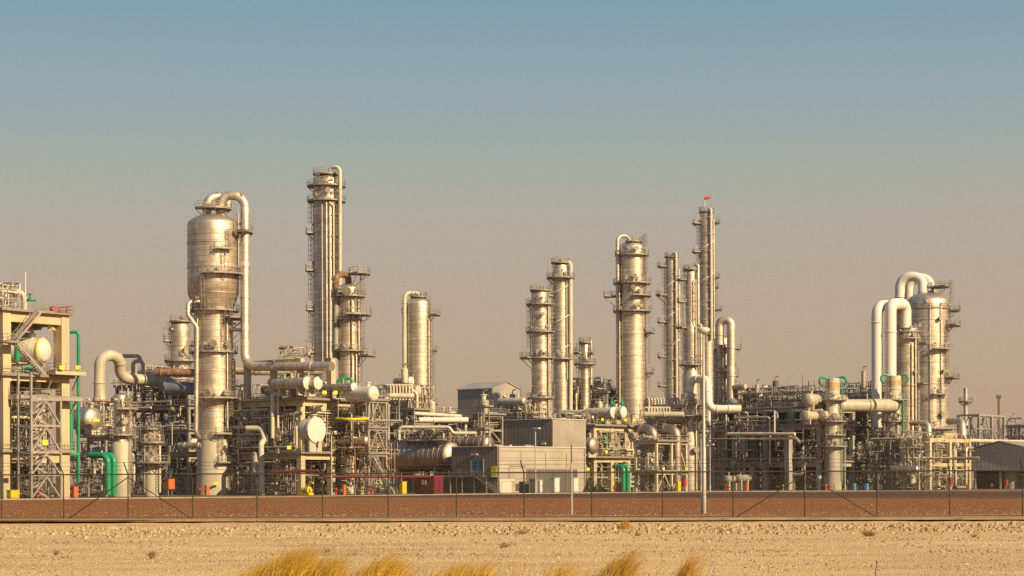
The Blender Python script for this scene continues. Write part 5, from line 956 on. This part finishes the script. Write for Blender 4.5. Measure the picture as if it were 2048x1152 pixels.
# gravel bed from the fence to the road, with a sandier verge nearest the fence
sheet('gravel_bed', [(-900, fD(0)+5.0), (-120, fD(0)+5.0), (150, fD(2048)+4.5), (900, fD(2048)+4), (900, fl[-1][1]+4), (700, fl[-1][1]+4)]+[(x, y+.2) for x, y in reversed(fl)]+[(-700, fl[0][1]+.2), (-900, fl[0][1])], .004, grav_m)
sheet('sandy_verge', [(-900, 122.0), (-60, 119.9), (60, 115.1), (900, 112), (900, fD(2048)+5.6), (60, fD(2048)+6.0), (-60, fD(0)+6.5), (-900, fD(0)+6.6)], .008, verge_m)
sheet('road', [at(*q) for q in far[3:]]+[(700, fl[-1][1]-1), (700, fl[-1][1]-70)]+[at(*q) for q in near], .012, road_m)
b = MB()
for (x0, y0), (x1, y1) in zip(fl, fl[1:]): b.bar(V((x0, y0, .07)), V((x1, y1, .07)), .3, .16)
tag(b.build('kerb', M['conc_g'], loc=(0, 0, 0)), kind='structure')
# concrete edge beam over the eroded sand
A0, A1 = G(-600, 121.0), G(2650, 114.0); b = MB(); n = 14
beam_m = mat('weathered_beam_concrete', (.40, .235, .095), .9, var=.3, scale=.6)
bm = thing('edge_beam', 'long concrete edge beam along the foot of the fence', 'kerb beam', (A0+A1)/2)
for i in range(n):
    p, q = A0.lerp(A1, i/n), A0.lerp(A1, (i+1)/n); g = (q-p).normalized()*.012; MB().bar(p+g+UP*(-.03+R.uniform(-.006, .006)), q-g+UP*(-.03), 1.1, .12).build('beam_section', beam_m, bm)
def kY(x): return A0.y+(A1.y-A0.y)*(x-A0.x)/(A1.x-A0.x)
def sh(x, y):
    d = kY(x)-y; h = -.12+.05*NZ.noise(V((x*.12, y*.3, 3)))+.035*NZ.noise(V((x*.5, y*1.2, 7)))+.012*NZ.noise(V((x*2.1, y*3, 1)))
    if d < 4: h += (-.075+.10*NZ.noise(V((x*.11, 1.7, 0))))*(1-max(0, d)/4)
    if 8 < d < 36: h += .05*math.sin(PI*(d-8)/28)*(1+NZ.noise(V((x*.3, y*.5, 5))))
    return min(h, -.125) if d < .8 else h
b = MB(); nx, ny = 230, 260; ys = [14*(122.5/14)**(j/ny) for j in range(ny+1)]
for j, y in enumerate(ys):
    for i in range(nx+1):
        w = .34*y+4; x = -w+2*w*i/nx; yy = min(y, kY(x)+.5) ; b.v.append(V((x, yy, sh(x, yy))))
for j in range(ny):
    for i in range(nx): a = j*(nx+1)+i; b.face([a, a+1, a+nx+2, a+nx+1])
st(b.build('sandy_ground', sand_m, loc=(0, 0, 0), ang=180))
sheet('outer_sand', ((-700, -60), (700, -60), (700, 112), (62, 115.1), (0, 117.5), (-62, 119.8), (-700, 122)), -.30, sand_m)
def stone(b, p, s):
    n = len(b.v); k = [V((1, 0, 0)), V((-.5, .87, 0)), V((-.5, -.87, 0)), V((0, 0, 1))]
    rz = R.uniform(0, 6.28); c, sn = math.cos(rz), math.sin(rz); h = s*R.uniform(.5, .95); st_ = R.uniform(.7, 1.4)
    ring = [(1, 0), (.45, .85), (-.6, .75), (-1, -.1), (-.3, -.9), (.6, -.75)]
    for x, y in ring: x *= s*R.uniform(.8, 1.15)*st_; y *= s*R.uniform(.8, 1.15); b.v.append(p+V((x*c-y*sn, x*sn+y*c, -s*.2)))
    for x, y in ring: x *= s*.62*st_; y *= s*.62; b.v.append(p+V((x*c-y*sn, x*sn+y*c, h*R.uniform(.7, 1.1))))
    for i in range(6): j = (i+1) % 6; b.face([n+i, n+j, n+6+j, n+6+i])
    b.face([n+6+i for i in range(6)])
b = MB()
for i in range(5200):
    px = R.uniform(-60, 2110); u = R.betavariate(2, 2); D = 83+u*23
    dens = .55+.45*NZ.noise(V((px*.004, 0, 2)))+(.15 if px > 900 else 0)
    if R.random() > dens: continue
    q = G(px, D); s = abs(R.gauss(.045, .05))+.02; q.z = sh(q.x, q.y); stone(b, q, s)
tag(b.build('rubble_belt', mat('rubble_stone', (.46, .32, .165), .95, var=.4, scale=1.5), loc=(0, 0, 0), ang=20), 'belt of loose rubble stones along the sand below the fence', 'rubble', kind='stuff')
b = MB()
for i in range(14000):
    D = 44+R.random()**1.3*62; px = R.uniform(-60, 2110); q = G(px, D)
    if R.random() > .5+.9*NZ.noise(V((q.x*.35, q.y*.12, 9)))+(.25 if D < 75 else -.1): continue
    q.z = sh(q.x, q.y); stone(b, q, R.choice((.008, .01, .012, .016, .025))*R.uniform(.8, 1.4)*(D/60))
tag(b.build('shell_gravel', mat('shell_gravel', (.66, .50, .30), .9, var=.45, scale=5), loc=(0, 0, 0), ang=20), 'scattered shells and pebbles on the pale sand', 'gravel', kind='stuff')
b = MB()
for i in range(15000):
    u = R.random(); y = 1033-36*u; px = R.uniform(-40, 2090); D = yD(px, y); q = G(px, D); q.z = .006
    if D > 210: continue
    n = len(b.v); b.m = 1 if R.random() < .05+.6*max(0, (150-D)/26) else 0; s_ = R.choice((.02, .03, .035, .05))*(D/100)**.7; r_ = R.uniform(0, 3)
    for k in range(3): b.v.append(q+V((math.cos(r_+k*2.1)*s_, math.sin(r_+k*2.1)*s_, -.01)))
    b.v.append(q+UP*s_*R.uniform(.7, 1.2))
    for k in range(3): b.face([n+k, n+(k+1) % 3, n+3])
tag(b.build('gravel_stones', [mat('gravel_stone', (.27, .115, .052), .95, var=.5, scale=2.5), mat('pale_gravel_stone', (.52, .36, .20), .95, var=.4, scale=2.5)], loc=(0, 0, 0), ang=20), 'loose red brown stones on the gravel bed', 'gravel', kind='stuff')
b = MB()
for i in range(4200):
    D = 44+R.random()**1.2*50; px = R.uniform(-60, 2110); q = G(px, D)
    if R.random() > .5+1.2*NZ.noise(V((q.x*.3, q.y*.1, 4))): continue
    q.z = sh(q.x, q.y)+.005; stone(b, q, R.uniform(.012, .035)*(D/60))
tag(b.build('dark_debris', mat('dark_debris', (.20, .13, .07), .95, var=.4, scale=4), loc=(0, 0, 0), ang=20), 'dark crumbs of dry debris on the sand', 'debris', kind='stuff')
# ------------------------------------------------------------------ grass and dry plants
def grassmat(name, c0, c1, tr=.25):
    m, nt, N, L, b = _new(name); g = N.new('ShaderNodeNewGeometry'); r = N.new('ShaderNodeValToRGB'); e = r.color_ramp.elements
    e[0].color = (*c0, 1); e[1].color = (*c1, 1); L.new(g.outputs['Random Per Island'], r.inputs[0]); L.new(r.outputs[0], b.inputs['Base Color']); b.inputs['Roughness'].default_value = .6
    t = N.new('ShaderNodeBsdfTranslucent'); L.new(r.outputs[0], t.inputs[0]); mx = N.new('ShaderNodeMixShader'); mx.inputs[0].default_value = tr; L.new(b.outputs[0], mx.inputs[1]); L.new(t.outputs[0], mx.inputs[2]); L.new(mx.outputs[0], N['Material Output'].inputs[0])
    return m
gold = grassmat('golden_grass', (.62, .38, .03), (.90, .68, .10)); gold2 = grassmat('bronze_grass', (.42, .22, .025), (.68, .44, .07)); gold3 = grassmat('rusty_grass_stalks', (.36, .16, .018), (.60, .35, .04)); dry = grassmat('dry_twigs', (.30, .17, .09), (.50, .33, .19), .1); reddry = grassmat('reddish_twigs', (.26, .11, .06), (.42, .22, .12), .1)
def blade(b, p, h, lean, w, curl=1.0, seg=5):
    n = len(b.v); sd = V((lean.y, -lean.x, 0)); sd = sd.normalized() if sd.length > .01 else V((1, 0, 0))
    g = R.uniform(0, PI); sd = V((math.cos(g), math.sin(g)*.5, 0))
    for i in range(seg+1):
        t = i/seg; c = p+UP*(h*(t-.18*curl*t*t*t))+lean*(h*(t**1.9)); ww = w*(1-t*.92)
        b.v += [c-sd*ww, c+sd*ww]
    for i in range(seg): b.face([n+2*i, n+2*i+1, n+2*i+3, n+2*i+2])
def tuft(label, px, D, wpx, h, n, m=gold, w=.0075, name='grass_clump', cat='grass', lean=.55, z=None, group=None):
    q = G(px, D); q.z = sh(q.x, q.y) if z is None else z; b = MB(); rw = wpx*D/F
    for i in range(n):
        g = R.gauss(0, .42); x = max(-1.2, min(1.2, g))*rw; y = R.gauss(0, .28)*min(rw, .6)*1.6; long = R.random() < .3; b.m = 1 if long or R.random() < .2 else 0
        hh = h*math.exp(-(x/rw)**2*.9)*(R.uniform(.5, 1.0) if not long else R.uniform(.85, 1.22))*(1+.22*NZ.noise(V((x*5, px, 0))))
        p = V((q.x+x, q.y+y, q.z-.03)); blade(b, p, hh, V((lean*R.uniform(.35, 1.35)+x/rw*.12, R.gauss(0, .18), 0)), w*R.uniform(.6, 1.3)*(.75 if long else 1), R.uniform(.5, 1.4))
    return tag(b.build(name, [m, gold3], loc=q, ang=180), label, cat, group)
for a in (('tallest golden grass clump at the bottom left of centre', 575, 45.6, 105, 1.0, 2600), ('golden grass clump just right of the tallest one', 655, 45.4, 45, .88, 700), ('broad golden grass clump second from the left at the bottom', 760, 45.3, 75, .86, 1700),
          ('low golden grass clump at the bottom edge left of centre', 905, 45.0, 75, .70, 900), ('wispy golden grass clump at the bottom edge centre', 955, 45.2, 40, .76, 420), ('low wispy golden grass clump at the bottom right of centre', 1115, 45.1, 55, .70, 420), ('curved bronze grass clump leaning right at the bottom', 1232, 45.6, 48, .95, 900, gold2), ('rightmost bronze grass clump at the bottom edge', 1368, 45.2, 28, .93, 420, gold2), ('short golden grass fringe left of the tallest clump', 480, 45.2, 45, .56, 240)): tuft(*a)
tuft('small golden grass tuft by the edge beam right of centre', 1248, 93, 14, .55, 420, gold2, .011, lean=.2)
tuft('flattened straw patch beside the small golden tuft', 1222, 92, 22, .16, 200, gold, .01, lean=.1)
b = MB()
for i in range(1500):
    px = R.uniform(425, 1425); D = R.uniform(44.6, 46.8); q = G(px, D); q.z = sh(q.x, q.y)-.03
    if R.random() > .35+.9*NZ.noise(V((px*.02, 3, 1))): continue
    b.m = R.choice((0, 0, 1, 2)); blade(b, q, R.uniform(.3, .72), V((R.uniform(-.1, .9), R.gauss(0, .2), 0)), .005*R.uniform(.6, 1.4), R.uniform(.3, 1.6))
    if R.random() < .06: b.lathe(q+UP*R.uniform(.3, .5)+V((.12, 0, 0)), V((.3, 0, 1)), [(-.05, .002), (0, .012), (.06, .002)], 5)
tag(b.build('grass_fringe', [gold, gold3, dry], loc=(0, 0, 0), ang=180), 'sparse low dry stalks between the golden grass clumps', 'grass', kind='stuff')
b = MB()
for i in range(900):
    u = R.random(); D = R.choice((R.gauss(88, 1.6), R.gauss(64, 1.2), R.gauss(78, 1.0))); px = R.uniform(-60, 2110); q = G(px, D)
    if NZ.noise(V((q.x*.16, D*.02, 6))) < .02: continue
    q.z = sh(q.x, q.y)+.004; stone(b, q, R.uniform(.02, .06)*(D/75))
tag(b.build('dark_crumbs', mat('dark_crumbs', (.26, .17, .08), .95, var=.4, scale=4), loc=(0, 0, 0), ang=20), 'streaks of dark crumbs along the sand', 'debris', kind='stuff')
def bush(label, px, D, r, h, n, m=dry):
    q = G(px, D); q.z = sh(q.x, q.y); b = MB()
    for i in range(n):
        g = R.uniform(0, 2*PI); l = V((math.cos(g), math.sin(g)*.6, 0))*R.uniform(.1, 1.0)*(r/h); p = q+l*(r*.15)
        blade(b, p, h*R.uniform(.4, 1.05), l, .006*(D/60), .3, 3)
        c = p+l*h*.6*R.random()+UP*h*R.uniform(.2, .7); blade(b, c, h*R.uniform(.15, .35), V((R.gauss(0, .8), R.gauss(0, .6), 0)), .005*(D/60), .3, 2)
    tag(b.build('dry_bush', m, loc=q, ang=180), label, 'bush')
for a in (('round dry twiggy bush on the sand at left', 303, 61, .30, .30, 330), ('faint dry twigs on the sand at far left', 112, 64, .30, .2, 120), ('dry twig patch on the sand at centre, nearer the fence', 1043, 86, .5, .25, 190), ('dry twig patch on the sand at centre, nearer the grass', 1008, 69, .45, .24, 170), ('reddish dry twig patch on the sand at right', 1738, 82, .6, .26, 260, reddry), ('small reddish twig tuft on the sand at far right', 1948, 80, .28, .16, 90, reddry), ('dark twig tuft right of the small golden tuft', 1275, 84, .3, .16, 90, reddry), ('dry dark weed at the foot of the left fence brace', 117, 122, .45, .28, 160, reddry), ('dry twigs below the golden tuft at left of centre', 655, 66, .3, .18, 90)): bush(*a)
q = G(1748, 44.5); q.z = -.15; t = thing('seed_spike', 'single dark brown seed spike standing at the bottom right', 'plant', q); b = MB().tube([q, q+V((.02, 0, .3)), q+V((.06, 0, .56))], .006, .05, 6); b.build('stem', reddry, t); b = MB()
for i in range(40): z = R.uniform(.22, .56); s = R.uniform(.008, .017); b.lathe(q+V((.06*z/.56+R.uniform(-.014, .014), R.uniform(-.014, .014), z)), V((R.gauss(0, .4), R.gauss(0, .4), 1)), [(-s, .002), (0, s*.8), (s, .002)], 5)
b.build('seed_head', mat('dark_seed', (.10, .03, .02), .8), t)
# ------------------------------------------------------------------ light, sky, camera
HAZE = .00007
SAZ, SEL = math.radians(48), math.radians(29)
sd = V((math.sin(SAZ)*math.cos(SEL), -math.cos(SAZ)*math.cos(SEL), math.sin(SEL)))
L_ = bpy.data.lights.new('sun', 'SUN'); L_.energy = 4.8; L_.angle = math.radians(.5); L_.color = (1.0, .80, .50)
so = bpy.data.objects.new('sun', L_); col.objects.link(so); so.rotation_euler = sd.to_track_quat('Z', 'Y').to_euler(); so.location = (60, -60, 60)
W = bpy.data.worlds.new('World'); scene.world = W; W.use_nodes = True; nt = W.node_tree; N, L = nt.nodes, nt.links
bg = N['Background']; bg.inputs[1].default_value = .1
sk = N.new('ShaderNodeTexSky'); sk.sky_type = 'NISHITA'; sk.sun_disc = False; sk.sun_elevation = SEL; sk.sun_rotation = PI-SAZ; sk.dust_density = 4; sk.air_density = 1.2
def lin(c): return tuple(((x/255+.055)/1.055)**2.4 if x > 10 else x/3294 for x in c)
tc = N.new('ShaderNodeTexCoord'); sx = N.new('ShaderNodeSeparateXYZ'); L.new(tc.outputs['Generated'], sx.inputs[0])
rp = N.new('ShaderNodeValToRGB'); cr = rp.color_ramp
stops = ((0.0, (190, 158, 130)), (.03, (188, 159, 133)), (.066, (186, 162, 139)), (.10, (180, 163, 144)), (.132, (172, 166, 151)), (.156, (161, 167, 158)), (.187, (145, 164, 168)), (.211, (134, 160, 170)), (.234, (122, 155, 168)), (.4, (72, 120, 165)), (1.0, (48, 88, 145)))
cr.elements[0].position = 0; cr.elements[1].position = 1
for p_, c_ in stops[1:-1]: cr.elements.new(p_)
for e, (p_, c_) in zip(cr.elements, stops): e.position = p_; e.color = (*lin(c_), 1)
L.new(sx.outputs[2], rp.inputs[0])
sc_ = N.new('ShaderNodeVectorMath'); sc_.operation = 'SCALE'; sc_.inputs['Scale'].default_value = 7.9; L.new(rp.outputs[0], sc_.inputs[0])
mx = N.new('ShaderNodeMix'); mx.data_type = 'RGBA'; mx.inputs[0].default_value = .93; L.new(sk.outputs[0], mx.inputs[6]); L.new(sc_.outputs[0], mx.inputs[7]); L.new(mx.outputs[2], bg.inputs[0])
hz = bpy.data.materials.new('warm_haze'); hz.use_nodes = True; hn = hz.node_tree; hn.nodes.remove(hn.nodes['Principled BSDF'])
pv = hn.nodes.new('ShaderNodeVolumePrincipled'); pv.inputs['Color'].default_value = (.95, .80, .68, 1); pv.inputs['Density'].default_value = HAZE; pv.inputs['Anisotropy'].default_value = .1
hn.links.new(pv.outputs[0], hn.nodes['Material Output'].inputs['Volume'])
hb_ = MB().box(V((0, 480, 44)), 1500, 1240, 92); tag(hb_.build('haze', hz), 'thin warm haze in the air over the plant', 'haze', kind='stuff')
cam = bpy.data.cameras.new('camera'); co = bpy.data.objects.new('camera', cam); col.objects.link(co); scene.camera = co
cam.sensor_width = 36; cam.lens = F/2048*36; cam.shift_y = (HY-576)/2048; cam.clip_end = 6000; cam.clip_start = .5
co.matrix_world = Matrix(((_c, _s, 0, 0), (0, 0, -1, 0), (-_s, _c, 0, H), (0, 0, 0, 1)))
vs = scene.view_settings; vs.view_transform = 'Standard'; vs.look = 'None'; vs.exposure = 0.42; vs.gamma = 1
scene.cycles.max_bounces = 5; scene.cycles.diffuse_bounces = 3; scene.cycles.glossy_bounces = 3; scene.cycles.caustics_reflective = False; scene.cycles.use_denoising = False
for o in scene.objects:
    if '_w' in o: del o['_w']
